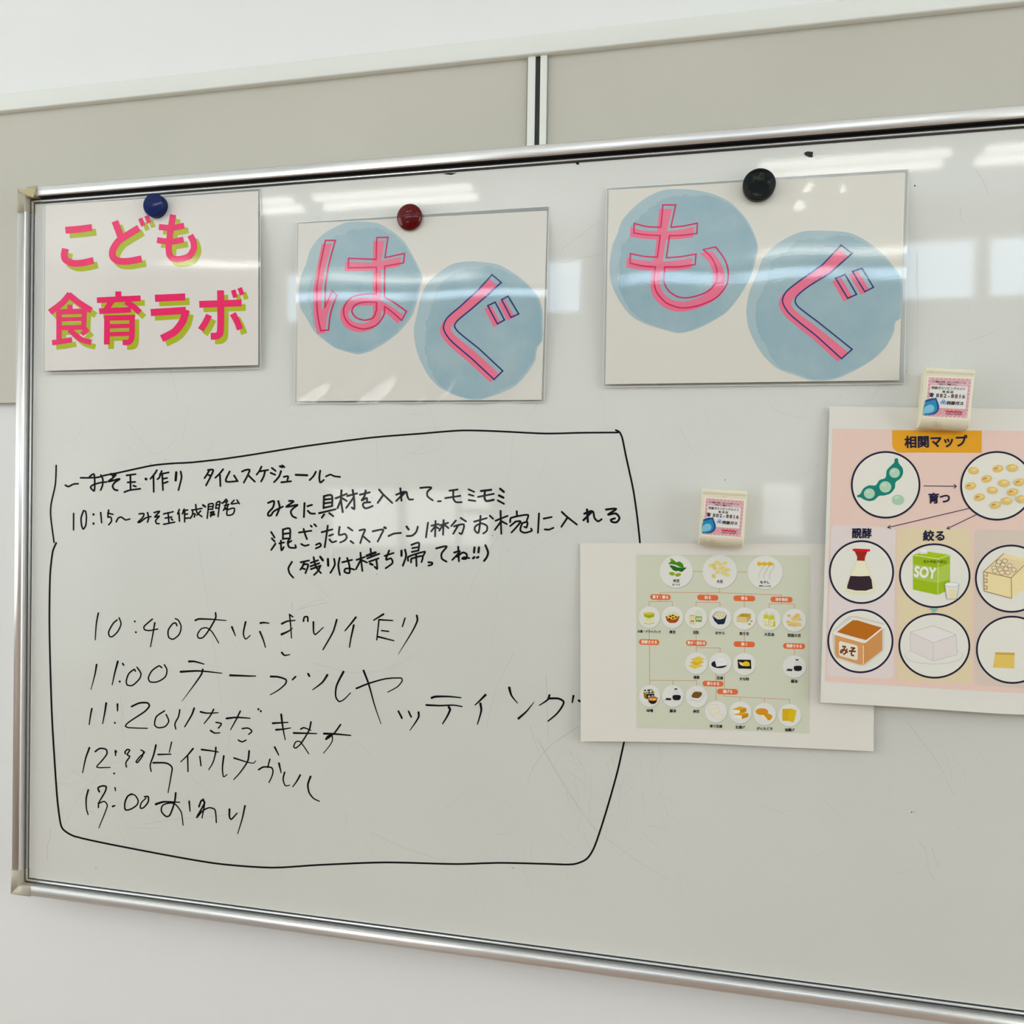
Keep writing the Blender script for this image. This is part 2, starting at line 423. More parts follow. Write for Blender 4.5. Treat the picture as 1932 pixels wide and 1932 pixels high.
# handwriting: strokes traced per line, in enlarged views of the photograph (origin x, origin y, zoom)
A = (90, 860, 1/6); B = (370, 860, 1/6); C = (490, 900, 1/6); D = (760, 900, 1/6); E = (900, 920, 1/6)
F = (150, 1130, 1/6); G = (470, 1130, 1/6); H = (680, 1230, 1/6); I = (900, 1270, 1/6); J = (140, 1310, 1/6); K = (380, 1320, 1/6); L_ = (140, 1470, 342/1932)
WK = 1.02
def strokes(dr, T, w, txt, w1=None):
    for s in txt.strip().split(';'):
        s = s.strip()
        if not s: continue
        ww, we = w, (w1 if w1 else w*.92)
        if s[0] == '[':
            a, s = s[1:].split(']'); ww = float(a.split('>')[0])*WK; we = float(a.split('>')[-1])*WK
        pts = [tuple(float(v) for v in q.split(',')) for q in s.split()]
        dr.T = T
        if len(pts) == 1: dr.ell(pts[0][0], pts[0][1], ww*.62, ww*.66, (0, 0, 0, 1), n=16)
        else: dr.line(pts, ww, (0, 0, 0, 1), we)
def written(label, *groups):
    """every character is a part of its own: strokes whose spans touch belong together"""
    its = []
    for T, w, txt, *r in groups:
        for st in txt.strip().split(';'):
            dr = Draw(); strokes(dr, T, w*WK, st, *r)
            xs = [v[0] for it in dr.items for v in it[0]]
            if xs: its.append([min(xs), max(xs), dr.items])
    its.sort(key=lambda q: q[0]); cl = []
    for q in its:
        if cl and q[0] < cl[-1][1]-1.0: cl[-1][1] = max(cl[-1][1], q[1]); cl[-1][2] += q[2]
        else: cl.append(q)
    for x0, x1, items in cl:
        dr = Draw(); dr.items = items
        lay('handwritten_character', dr, M_ink, FLAT, .00012, board)
written('heading of the schedule in thick black marker',
 (A, 21, '200,330 235,345 290,318 345,313; 475,232 522,205 532,290 527,392 495,370 486,350 515,325 600,300 668,292; 603,215 624,265 620,330 600,385;[30]715,205 765,213 740,228;[22]770,210 735,250 690,288 812,258 760,298 735,340 755,378 790,388; 893,218 995,205; 935,212 938,385; 905,298 990,292; 868,408 920,388 1048,370; 970,335 998,345;[30]1110,258 1114,262; 1235,160 1215,195 1162,258; 1197,225 1200,405; 1290,170 1262,245 1240,262; 1270,205 1370,185; 1297,215 1300,300 1305,385; 1300,258 1352,248; 1305,310 1360,290;[28]1455,185 1448,275; 1505,175 1515,240 1480,385'),
 (B, 22, '150,160 125,205 95,250; 135,158 192,158 165,230 112,332; 140,215 168,222; 305,150 265,200 218,245; 270,215 275,340; 380,175 338,285 470,282; 430,220 470,285; 520,175 560,158 605,158 580,225 540,300; 595,222 665,290; 740,120 715,170 685,210; 725,172 815,157; 780,168 765,230 735,288; 858,135 900,168; 845,190 895,212; 960,170 940,230 882,295;[26]950,115 975,125 ;[20]975,105 1000,125; 992,235 1040,230 1032,275; 965,297 1075,285; [25]1128,212 1258,217; 1355,178 1330,225 1285,272; 1405,165 1395,240 1405,298 1445,270;[20]1470,230 1520,210 1565,228 1630,236'))
written('small first entry of the schedule in thick black marker, 10:15',
 (A, 19, '293,650 292,836; 405,620 378,700 385,790 403,826 430,785 438,690 428,625 405,618;[21]518,661;[21]518,764; 600,640 610,755; 690,612 682,690 712,690 722,735 690,778;680,645 740,660; 775,745 800,700 835,692 880,722 930,712; 1035,655 1088,652 1075,695 1022,748 1045,748 1110,700 1168,685; 1130,640 1142,700 1130,748; 1205,640 1265,627 1212,690 1262,680 1222,730 1232,762 1262,765; 1312,655 1420,630; 1362,640 1372,750; 1330,702 1405,690; 1312,772 1438,748; 1400,712 1415,725; 1490,605 1470,655; 1485,640 1492,738; 1545,600 1525,655; 1535,618 1585,610; 1550,620 1550,745; 1550,660 1582,655; 1555,705 1600,700;  1675,550 1690,640 1745,685; 1630,612 1745,592; 1640,610 1640,660 1614,705; 1640,655 1668,655 1658,690; 1730,622 1690,668;[24]1758,555 1782,572'),
 (B, 18, '140,545 135,620 125,705; 140,545 192,540 185,605; 145,572 185,570; 140,602 182,600; 230,528 268,515 258,600 248,685; 230,528 222,592; 228,556 260,548; 224,592 258,585;[26]165,640 198,632;[26]165,668 205,660; 178,630 165,688;190,640 205,665; 338,488 300,535; 290,530 355,512; 350,500 335,560 308,615; 320,560 372,548; 362,545 350,595;[24]330,600 352,590; 430,500 398,540 470,532; 462,498 490,540; 350,610 430,590 418,655 352,668 350,612'))
written('first line of the instructions beside the schedule, thick black marker',
 (C, 23, '95,290 160,270 150,340 98,400 95,432 125,432 160,385 262,332; 210,270 225,340 190,432; 332,268 382,275 300,335 425,312 380,350 352,390 372,440 412,460; 507,292 500,450; 540,328 592,312; 545,380 575,408 626,412; 728,218 722,350; 725,215 815,206 818,325; 735,252 808,245; 732,295 812,284; 728,345 822,325; 672,406 858,362; 730,420 702,458; 787,405 832,440; 860,238 985,187; 925,148 920,260 940,395; 922,245 880,350; 935,238 985,268; 990,212 1102,182; 1052,145 1068,250 1070,358 1042,342; 1062,230 980,345; 1135,197 1245,170; 1200,150 1185,215 1155,262 1210,235 1215,272; 1250,282 1180,290 1168,322 1200,352 1278,325; 1352,140 1390,185 1500,290; 1395,205 1335,290; 1592,125 1605,265; 1545,198 1640,165 1545,268; 1600,222 1655,165 1672,215 1692,250 1735,250'),
 (D, 22, '197,120 320,115 278,165 280,215 340,262; 398,272 430,270; 528,152 620,138; 572,148 572,240 600,280 665,282; 480,236 650,210; 745,137 808,165; 748,195 800,210; 745,258 820,268;[25]885,155 1000,142;[25]930,150 925,230 945,268 1028,255; 852,222 1030,187;[26]1102,130 1143,165;[26]1088,205 1138,230;[22]1075,262 1145,300'))
written('second line of the instructions, about one spoonful into the bowl',
 (C, 22, '130,620 168,682; 137,692 170,728; 178,752 130,822; 262,590 262,700; 262,592 340,582 342,695; 268,642 335,632; 265,695 345,692; 240,718 245,825 272,790; 222,748 275,738; 332,700 318,740 335,792 408,797 402,768; 320,745 358,720; 445,625 585,605; 497,585 512,640 535,700; 470,755 510,775 555,765; 578,548 590,560; 618,532 640,555; 638,764 680,748 690,778 635,805; 702,622 822,590; 770,548 758,640 735,792; 788,662 830,645; 790,705 820,735 865,722; 905,562 898,650 965,642 985,680 960,715 910,738; 1000,568 1050,603; 1028,722 1060,745; 1130,602 1190,592 1165,660 1138,745; 1168,665 1245,732; 1280,612 1395,592 1375,650 1335,728;[28]1412,568 1426,575;[22]1458,665 1520,638 1598,630;[26]1662,558 1685,590;[22]1665,665 1725,660 1770,620 1790,560'),
 (D, 22, '285,515 262,680; 325,548 405,530; 370,495 365,670; 365,555 322,612; 375,560 405,580; 420,545 512,515; 462,485 455,650; 455,542 412,605; 475,540 517,575; 600,490 548,552; 655,460 715,500; 580,555 690,535 665,642 640,630; 625,545 570,640; 808,502 950,462; 880,438 872,530 855,628 815,600 822,555 890,522 952,552 950,605 910,636; 985,435 1022,470; 1050,492 1185,437; 1107,380 1110,520 1115,640; 1108,505 1042,595; 1118,498 1178,530; 1290,385 1292,440; 1215,508 1225,460 1415,425 1403,490; 1272,505 1215,552; 1275,502 1332,500 1290,560 1230,625; 1345,522 1408,508 1400,568 1375,560; 1350,522 1330,600 1380,628 1460,605 1452,580; 1542,410 1530,628; 1595,468 1685,450; 1608,590 1655,592 1705,572'),
 (E, 23, '960,272 1010,320 1130,415; 1018,345 955,440;[26]1245,245 1255,385;[26]1215,292 1300,265 1205,365;[22]1262,310 1312,268 1330,340 1370,378 1410,355;[24]1460,245 1575,238 1485,302 1570,290 1612,340 1580,388 1530,385 1515,362 1560,345'))
written('third line of the instructions, in brackets with two exclamation marks',
 (C, 22, '365,958 325,1030 340,1090 380,1136; 465,962 558,942; 505,955 490,1000 460,1045; 490,988 548,990 518,1085; 480,1030 512,1040; 610,905 635,1010 692,1085; 578,968 660,940; 575,1008 675,972; 580,1040 690,1000; 685,1005 660,1060 615,1105;[26]685,900 715,940;[26]772,925 775,1000; 842,925 850,990 800,1082; 905,912 890,1000 908,1105; 935,962 1045,935; 990,915 1015,1000 1015,1082 960,1070 972,1035 1035,1035 1070,1045; 1097,935 1190,902; 1140,855 1150,960 1162,1060; 1145,932 1090,1040; 1155,938 1215,965; 1255,810 1262,890;[30]1212,888 1310,852;[22]1218,918 1352,866; 1240,955 1345,918; 1320,930 1330,1035 1300,1012;[26]1250,978 1278,990; 1415,890 1515,857; 1465,830 1430,930 1485,918 1503,970 1425,1030;[26]1605,832 1605,888;[22]1645,820 1657,890 1620,1000; 1718,765 1800,742 1797,825; 1728,802 1795,790; 1722,845 1800,828; 1680,945 1682,900 1868,842 1850,890; 1715,922 1712,965; 1720,920 1840,892 1832,960; 1770,870 1775,1005'),
 (D, 23, '290,962 332,968 328,988 290,1000; 378,805 495,782 440,860 442,920 495,955; 627,788 635,950; 582,852 645,840 560,935; 612,900 680,852 722,872 718,920 672,922 695,905 752,915;[26]812,795 806,850;[26]795,917 810,905;[26]862,795 856,850;[26]840,910 855,902;[24]935,770 965,850 950,905 920,946'))
TH = 17.5; WK = .98
written('10:40 entry of the schedule in thin black marker',
 (F, TH, '[20>12]213,158 190,280 178,460; 425,235 380,275 330,370 340,420 370,424 430,370 470,280 448,210;[18]626,252;[18]638,374; 825,225 730,310 738,345 790,355 885,338;[20>12]852,268 830,400 803,540; 1103,300 1088,270 1055,278 1005,350 1010,430 1060,453 1130,395 1150,310 1120,240 1085,220;[22>12]1310,240 1350,224 1500,228 1660,242;[20>13]1540,155 1542,210 1470,340 1400,432 1350,440 1335,400 1380,335 1440,325 1500,370 1575,495;[24>12]1725,315 1765,415;[22>12]1880,258 1855,390 1880,450 1932,410'),
 (G, TH, '[24>14]128,270 165,265 225,272;[22>13]122,368 160,460 185,545;[24>14]370,278 430,250 520,240;[18>13]458,172 470,300 480,440;460,175 495,200;[28>12]368,398 440,365 490,330;[24>12]370,605 400,635 460,628;[20]615,250 625,205 660,200 665,250;[22>12]728,258 730,370 750,400 838,320;[22>15]992,232 950,370 835,572;[24>15]1208,205 1150,280 1085,358;[24>13]1185,295 1155,430 1135,545;[24>16]1520,170 1410,238; 1470,230 1460,330 1445,460;[20>15]1470,232 1625,242; 1500,355 1580,365; [22>14]1460,425 1640,470; 1765,215 1735,310;[24>6]1898,185 1905,240 1850,360 1690,620'))
written('11:00 entry of the schedule, its end dropping toward the bean chart',
 (F, TH, '[22>8]193,740 175,850 130,1020;[24>12]433,705 400,830 370,970;[20]488,728 500,745;[20]455,932; 632,815 620,795 560,840 530,920 540,970 600,975 680,900 695,840 650,770; 932,775 900,755 820,810 780,890 800,935 880,935 970,880 990,800 960,742;[26>13]1240,705 1300,705 1410,735;[26>12]1145,822 1350,812 1610,838;[22>6]1395,795 1380,850 1290,980 1160,1155;[26>18]1705,862 1800,865 1932,870'),
 (G, TH, '[18>12]0,870 75,870;[24>12]245,875 330,880 418,912 410,960 330,1030 240,1082;[22>18]525,878 490,912;[24]668,845 682,870;[26>12]885,858 830,940 720,1025;[26>12]1068,822 990,980 980,1100 1020,1158 1080,1130 1148,1060;[22>12]1215,1010 1350,955 1550,900 1720,893 1732,925 1680,990 1570,1052'),
 (H, TH, '[24>9]35,208 90,350 160,600 232,810;[22]430,668 470,746;[20]545,670 575,733;[24>10]658,680 660,730 620,800 560,885;[28>14]807,517 850,503 1000,502 1138,515;[24>15]747,598 900,605 1050,600 1150,615;[28>14]1000,622 1015,650 980,730 930,810;[28>14]1416,484 1350,550 1298,598;[28>13]1358,582 1368,660 1325,815;[30>10]1685,402 1710,490 1780,578'),
 (I, TH, '[28>8]470,510 560,430 645,325;[26>12]820,248 800,298 705,362;[26>17]815,284 920,285 980,320 960,380 900,460 805,540;[26>16]1092,255 1078,330;[26]1152,307 1168,316'))
written('11:20 entry of the schedule in thin black marker',
 (J, TH, '[20>13]200,160 185,230 170,340;[24>12]362,97 350,180 322,328;[22>14]490,108 490,185;[18]460,320;[22>13]650,135 740,95 830,95 850,130 800,190 620,310 580,355 620,375 828,382; 1022,185 930,250 910,340 950,375 1030,360 1070,300 1040,225; 1195,172 1180,250 1140,330 1150,390;[22>14]1358,155 1330,230 1250,365;[22>12]1430,195 1500,210 1630,205;[20>12]1578,168 1540,240 1470,328; 1605,315 1665,330 1632,380;[22>13]1545,408 1590,435 1650,432'),
 (K, TH, '[24>14]285,210 400,198 550,208;[20>12]440,128 400,210 330,338; 462,325 530,320 570,355 535,390; 418,455 460,475 505,455;[20]645,106;[20]672,128;[24>14]808,264 980,255;[24>12]845,338 920,332 1010,318;[24>12]903,165 920,300 948,452;[24>13]1045,375 1180,378 1305,382;[20>12]1125,330 1160,315 1240,345;[20>12]1240,250 1220,340 1130,490 1070,545 1045,530 1070,475 1120,475 1215,610;[26>15]1388,382 1500,385 1690,402;[20>10]1575,280 1500,380 1410,448 1430,410 1475,400 1482,460 1450,520 1380,605;[24]1440,425 1465,400'))
written('12:30 entry of the schedule in thin black marker',
 (J, TH, '[22>12]172,602 130,720 95,885;[20>12]238,645 290,610 360,620 370,670 320,740 255,815 280,828 408,825;[20>14]465,635 468,690;470,635 480,650;[18]452,893; 580,670 575,650 600,622 628,630 600,680 628,700 585,770 592,820;[16] 755,628 795,655 745,700 700,760 715,770 770,700 785,650;[22>15]925,572 900,680 860,800 872,870;[20>14]950,678 1095,675;[16>12]1103,538 1075,655;[22>12]895,772 1040,775 1105,820 1100,900 1062,1110;[22>12]1345,612 1280,690 1205,762;1285,700 1288,870;1422,700 1435,805;[22>14]1442,622 1540,635 1630,650;[20>12]1603,598 1600,660 1570,770 1522,850'),
 (K, TH, '[22>12]253,635 238,770 250,868 290,845;[20>10]370,658 520,705 590,715 615,690;[22>12]540,578 525,690 440,820 365,902;[20>14]648,790 700,760 790,765 810,800 800,860 765,935; 775,672 750,765;[22>14]830,535 875,625;[24>13]878,718 902,825;[20>12]942,820 925,900 950,970 998,965;[22>12]1118,852 1080,920 1033,985;[24>14]1235,868 1205,960 1220,1050 1270,1115 1335,1148'))
written('13:00 entry of the schedule, the last line',
 (L_, 17, '[20>13]150,112 128,200 130,310 148,375;[20>10]268,132 255,90 300,70 340,78 330,130 265,248 320,235 352,275 330,350 262,518;[16]258,250 258,300;[18>12]435,90 440,122;[22>14]410,288 435,280;[19>14]615,155 570,180 540,250 545,322 600,318 670,270 680,220 645,168 598,158;[18>14]750,185 788,185 788,240 740,300 705,305 715,250 765,200;[26>12]870,265 950,240 1125,243;[20>12]1082,145 1070,240 1020,380 980,395 930,340 940,280 1000,255 1070,260 1140,350 1160,488;[20>13]1225,235 1235,340;[18>12]1375,210 1388,260 1362,412;[20>14]1330,290 1358,222 1390,250 1305,405 1370,335 1440,302 1500,325 1515,460;[22>14]1655,318 1655,400 1675,425 1735,360;[20>10]1820,282 1790,420 1742,580'))
dr = Draw(); k0 = (0, 0, 0, 1)
dr.line([(152, 901), (168, 901), (185, 900), (198, 896.3), (223, 891.5), (257, 884), (290, 877.3), (323, 874), (357, 872.3), (390, 869), (420, 865.5), (465, 859), (500, 853.4), (578, 841), (702, 825), (795, 817.5), (870, 811.7), (935, 813), (1028, 817.4), (1100, 816), (1166, 815.5)], 3.4, k0)
dr.line([(1162, 811), (1169, 815), (1174, 826), (1181, 860), (1195, 925), (1204, 990), (1210, 1060), (1211, 1180), (1200, 1300), (1178, 1397), (1165, 1455), (1143.5, 1531), (1122, 1596), (1107, 1620), (1082, 1630), (1035, 1629.5), (944, 1627.5), (861, 1629.7), (727, 1626.6), (600, 1631.5), (512, 1636.5), (403, 1628), (236, 1598), (141, 1577.5), (118, 1563), (112, 1540), (107, 1494), (98, 1351), (93.3, 1185), (94.5, 1085), (99.5, 1040), (106, 1024)], 3.5, k0)
dr.line([(106, 877.6), (104.5, 913), (96.5, 950), (95.5, 972), (102, 1023)], 3.0, k0)
lay('drawn_border', dr, M_ink, FLAT, .00010, board, label='wobbly black marker frame around the schedule')
# specks, tape remnant and fine scratches of the enamel
dr = Draw(); dr.poly([(1517, 288), (1523, 285), (1534, 286), (1533, 296), (1527, 296), (1519, 292)], k0); lay('dark_remnant', dr, M_black, FLAT, .0004, board, label='small dark tape remnant near the top edge')
dr = Draw()
for x, y, r in ((1726, 350, 1.5), (702, 938.5, .8), (846, 1148, 0), (1006, 310, 0), (181, 1637, .8), (968, 1637, .9), (929, 1010, .9), (1720, 1532, 1.2), (1725, 1531, .9), (284, 875, .9), (436, 1008, .5), (711, 1083, .8), (1710, 700, .7), (1368, 905, .9), (90, 424, .6), (75, 408, .5), (960, 1037, .6), (102, 967, .5)):
    if r: dr.ell(x, y, r, None, k0, n=10)
dr.poly([(835, 328), (846, 326), (862, 326), (852, 329.5)], k0); dr.poly([(1086, 307), (1092, 306), (1093, 310), (1088, 310)], k0)
lay('specks', dr, M_ink, FLAT, .00008, board, kind='stuff', label='tiny black specks')
dr = Draw()
def arc(x, y, a, l, bend, w=.42):
    n = 7; pts = []
    for i in range(n):
        pts.append((x, y)); x += math.cos(a)*l/n; y += math.sin(a)*l/n; a += bend/n
    dr.line(pts, w, k0, w*.5, caps=False, n=3)
for pts, wd in (([(970, 1230), (940, 1290), (915, 1380)], .6), ([(590, 1250), (660, 1268), (730, 1262), (792, 1228)], .5), ([(1092, 1370), (1040, 1405), (1010, 1440), (995, 1472)], .9), ([(1000, 1368), (1008, 1395), (1018, 1420)], .7),
  ([(1012, 1390), (1065, 1480), (1120, 1560), (1190, 1615), (1260, 1660)], .6), ([(1020, 1405), (1072, 1495), (1128, 1572)], .5), ([(1030, 1272), (1032, 1330), (1035, 1400)], .7), ([(700, 1570), (760, 1598), (840, 1625)], .6),
  ([(1060, 470), (1100, 440), (1135, 412)], .5), ([(1060, 496), (1095, 487), (1140, 478)], .4), ([(1840, 318), (1855, 342), (1866, 367)], .9), ([(1813, 390), (1811, 410), (1818, 420)], .7), ([(1712, 1362), (1770, 1440), (1800, 1500)], .7), ([(1759, 1600), (1764, 1620), (1770, 1636)], .8),
  ([(1733, 1585), (1746, 1605), (1752, 1640), (1766, 1664)], .6), ([(1730, 480), (1732, 600), (1730, 690)], .5), ([(1826, 643), (1860, 632), (1887, 620)], .6), ([(270, 1555), (330, 1545), (400, 1540), (455, 1533)], .6), ([(158, 1530), (170, 1530), (180, 1533)], .6),
  ([(560, 1150), (600, 1140), (620, 1136)], .8), ([(565, 1147), (595, 1133), (612, 1131)], .6), ([(550, 1135), (552, 1152)], .9), ([(1080, 985), (1000, 1040), (960, 1100)], .4), ([(940, 1010), (900, 1080), (880, 1130)], .5), ([(1020, 1000), (1120, 968), (1200, 958)], .4), ([(968, 820), (930, 1200), (925, 1260)], .25),
  ([(1250, 1392), (1253, 1402), (1256, 1398)], .5), ([(1435, 1310), (1440, 1312)], .4), ([(372, 1015), (398, 1180), (420, 1340)], .35), ([(120, 1560), (150, 1500), (200, 1450)], .4), ([(92, 1585), (89, 1600), (90, 1625)], .8), ([(95, 1562), (95, 1585)], .9), ([(540, 770), (600, 720), (560, 700)], .3)):
    dr.line(pts, wd, k0, wd*.6, caps=False)
for _ in range(150):
    arc(random.uniform(80, 1880), random.choice([random.uniform(430, 900), random.uniform(760, 1655), random.uniform(1380, 1655)]), random.gauss(1.2, .9), random.uniform(12, 110), random.gauss(0, .6), random.uniform(.2, .45))
for _ in range(50):
    arc(random.uniform(1050, 1260), random.uniform(1395, 1600), random.gauss(1.5, .5), random.uniform(15, 70), random.gauss(0, .4), random.uniform(.25, .5))
for _ in range(30):
    arc(random.uniform(1560, 1880), random.uniform(720, 800), random.gauss(2.3, .3), random.uniform(15, 70), random.gauss(0, .4), random.uniform(.25, .5))
lay('scratches', dr, M_scr, FLAT, .00004, board, kind='stuff', label='fine grey scratches in the enamel')

# ------------------------------------------------------------------ laminated sheets
def ridge(top, yr, sl, xm, mm, a=.075, b=.045, wv=16.0, ripple=0, base=.25, dents=()):
    def f(x, y):
        yy = yr+sl*(x-xm); t = (y-yy)*mm; D0 = a*(yy-top)*mm+base
        d = D0+(a-b)/2*t-(a+b)/2*wv*(math.log(2*math.cosh(max(-30, min(30, t/wv)))))+(a+b)/2*wv*.69
        d += .25*math.sin(x*.021+1)*math.sin(y*.017+.5)
        if ripple:
            q = max(0, min(1, (y-(ripple-75))/60)); d += .85*q*math.sin(x*.055+y*.045)
        for gx, gy, gs, ga in dents: d += ga*math.exp(-((x-gx)**2+(y-gy)**2)/(2*gs*gs))
        return max(.3, d)/1000
    return f
WHITE = ink(212, 209, 201)
def quadpts(q, k=0):
    cx = sum(p[0] for p in q)/4; cy = sum(p[1] for p in q)/4
    return [(x+(k if x < cx else -k), y+(k if y < cy else -k)) for x, y in q]
def laminated(outer, inner, surf, label, mw=WHITE):
    base = P(sum(p[0] for p in outer)/4, max(p[1] for p in outer), .0005)
    root = empty('laminated_sheet', base, label=label, category='poster')
    lay('paper', Draw().poly(inner, mw), M_lam, surf, 0, root, grid=10)
    lay('laminate_film', Draw().poly(outer, k0, holes=(inner[::-1],)), M_film, surf, 0, root, grid=20)
    lay('laminate_edge', Draw().line([(outer[i][0], outer[i][1]) for i in range(4)], .8, k0, closed=True, sm=False), M_bead, surf, .0001, root, grid=20)
    return root
# sheet 1
T1 = (40, 260, 500/1932)
s1 = ridge(372, 523, -.03, 290, .66, wv=26)
r1 = laminated([(82.7, 385), (490.8, 355.2), (491.6, 694.8), (80.6, 703.8)], [(86, 386.5), (487.5, 360), (487.2, 688.3), (84.5, 699.2)], s1,
    'laminated white poster with pink and lime lettering held by the blue magnet', ink(212, 207, 201))
PINK, LIME = ink(226, 30, 100), ink(164, 176, 8)
CH = {  # centre lines of the bold letters, stroke widths, in the enlarged view
 'ko': [([(322, 672), (420, 664), (516, 652)], 50), ([(322, 806), (314, 850), (322, 885), (375, 912), (445, 910), (527, 892)], 50)],
 'do': [([(683, 606), (707, 670), (728, 728)], 50), ([(858, 655), (785, 700), (710, 750), (668, 815), (668, 865), (705, 895), (780, 898), (878, 880)], 50), ([(868, 585), (890, 640)], 32), ([(912, 566), (934, 618)], 32)],
 'mo': [([(1108, 558), (1090, 660), (1076, 790), (1080, 845), (1105, 878), (1160, 882), (1225, 860), (1258, 805), (1255, 755), (1232, 708)], 46), ([(1004, 648), (1100, 655), (1188, 638)], 44), ([(990, 744), (1090, 756), (1184, 740)], 44)],
 'shoku': [([(355, 1135), (300, 1200), (208, 1270)], 44), ([(345, 1140), (420, 1200), (512, 1258)], 44), ([(355, 1215), (355, 1275)], 38), ([(276, 1265), (276, 1495)], 40), ([(260, 1268), (478, 1262)], 40), ([(460, 1262), (455, 1400)], 36), ([(290, 1322), (470, 1318)], 30), ([(290, 1384), (460, 1378)], 36), ([(225, 1492), (300, 1482), (370, 1470)], 38), ([(350, 1395), (400, 1440), (440, 1470), (510, 1490)], 40), ([(488, 1392), (440, 1430)], 34)],
 'iku': [([(708, 1118), (708, 1180)], 44), ([(552, 1182), (870, 1168)], 42), ([(665, 1180), (620, 1250)], 42), ([(568, 1262), (700, 1256), (800, 1250)], 42), ([(762, 1192), (820, 1230), (866, 1272)], 42), ([(626, 1300), (624, 1505)], 42), ([(606, 1312), (828, 1308)], 40), ([(808, 1308), (806, 1450), (790, 1485), (740, 1490)], 40), ([(640, 1372), (800, 1368)], 32), ([(640, 1430), (800, 1426)], 32)],
 'ra': [([(975, 1168), (1196, 1158)], 52), ([(944, 1272), (1200, 1256)], 52), ([(1200, 1252), (1180, 1330), (1120, 1410), (1024, 1462)], 54)],
 'bo': [([(1453, 1110), (1455, 1300), (1450, 1420), (1428, 1442), (1382, 1445)], 50), ([(1298, 1212), (1606, 1202)], 50), ([(1370, 1290), (1340, 1350), (1308, 1398)], 46), ([(1542, 1280), (1575, 1340), (1595, 1395)], 46), ([(1545, 1108), (1562, 1162)], 34), ([(1592, 1092), (1612, 1142)], 34)],
}
for nm, st in CH.items():
    d1, d2 = Draw(T1), Draw((T1[0]+31*T1[2], T1[1]+33*T1[2], T1[2]))
    for pts, wd in st:
        for d, c in ((d1, PINK), (d2, LIME)): d.line(pts, wd, c, caps=False, sm=len(pts) > 2)
    lo = lay('lettering', d1, M_lam, s1, .00022, r1, grid=10, label='pink letter')
    sh = lay('letter_shadow', d2, M_lam, s1, .00011, None, grid=10, label='lime green offset letter')
    sh.parent = lo   # the letter itself sits at the world origin of its mesh, so no offset is needed
# sheets 2 and 3
T2 = (540, 260, 520/1932); T3 = (1060, 260, 500/1932); T4 = (1400, 260, 500/1932)
s2 = ridge(405, 550, -.02, 800, .63, ripple=758)
s3 = ridge(337, 508, -.03, 1430, .59, wv=23, dents=((1508, 368, 17, 1.1), (1586, 372, 14, .6), (1462, 352, 14, .7)))
r2 = laminated([(559.4, 418.8), (1036.1, 388.7), (1026.7, 758), (555.5, 760.7)], [(563, 421.5), (1032.5, 397), (1022, 754), (559.5, 756.5)], s2,
    'laminated poster with two blue watercolour circles held by the red magnet', ink(208, 205, 197))
r3 = laminated([(1144.6, 353.7), (1714.2, 319), (1706.2, 723), (1137.6, 729.7)], [(1148.5, 358), (1708, 325), (1696.5, 717), (1142, 724.5)], s3,
    'largest laminated poster with two blue watercolour circles under the black magnet', ink(209, 206, 196))
def blob(root, surf, T, pts, lift=.00011):
    o = lay('watercolour_circle', Draw(T).poly(pts, k0, True), M_wash, surf, lift, root, grid=10)
    xs = [p[0] for p in pts]; ys = [p[1] for p in pts]; x1, y1, x0, y0 = max(xs), max(ys), min(xs), min(ys)
    inner = []; rnd_ = random.Random(int(x0)); sp = spline(pts, 9, True); N = len(sp); a, b_ = 0, 0
    cx, cy = (x0+x1)/2, (y0+y1)/2
    for i, (x, y) in enumerate(sp):
        dx, dy = x-cx, y-cy; L = math.hypot(dx, dy); ang = math.atan2(dy, dx)
        # a wide pale rim at the left and the top, almost none at the lower right
        rim = 14+72*max(0, math.cos(ang-math.radians(-148)))**1.2
        a = a*.6+rnd_.uniform(-1, 1)*7; b_ = b_*.93+rnd_.uniform(-1, 1)*5
        jit = (a+b_)*min(1, rim/40)
        k = (L-rim+jit)/L; inner.append((cx+dx*k, cy+dy*k))
    w_ = lay('watercolour_wash', Draw(T).poly(inner, k0), M_wash2, surf, lift+.00005, root, grid=10, label='darker mottled wash inside the circle')
    d = Draw(T); n = len(inner)
    for f0, f1, ww in ((.28, .43, 5), (.46, .60, 6), (.62, .70, 5), (.72, .80, 7), (.84, .93, 7)):
        seg_ = [inner[int(q) % n] for q in range(int(f0*n), int(f1*n))]
        if len(seg_) > 2: d.line(seg_, ww*.5, ink(140, 172, 184), ww, caps=False, sm=False)
    lay('watercolour_edge', d, M_lam, surf, lift+.00008, root, grid=10, label='thin dried pigment line')
blob(r2, s2, T2, [(530, 585), (650, 600), (760, 665), (830, 730), (890, 830), (935, 920), (955, 980), (935, 1060), (915, 1150), (880, 1250), (790, 1360), (700, 1430), (600, 1490), (510, 1515), (430, 1500), (340, 1470), (270, 1420), (200, 1360), (140, 1260), (97, 1180), (90, 1080), (100, 980), (140, 880), (170, 780), (250, 680), (350, 620), (430, 590)])
blob(r2, s2, T2, [(1320, 865), (1480, 885), (1600, 950), (1700, 1030), (1770, 1120), (1796, 1210), (1798, 1300), (1795, 1420), (1760, 1470), (1745, 1560), (1680, 1660), (1600, 1740), (1470, 1800), (1330, 1834), (1200, 1810), (1080, 1750), (1000, 1670), (940, 1560), (905, 1450), (895, 1340), (920, 1220), (945, 1110), (990, 1020), (1060, 950), (1160, 885), (1240, 868)])
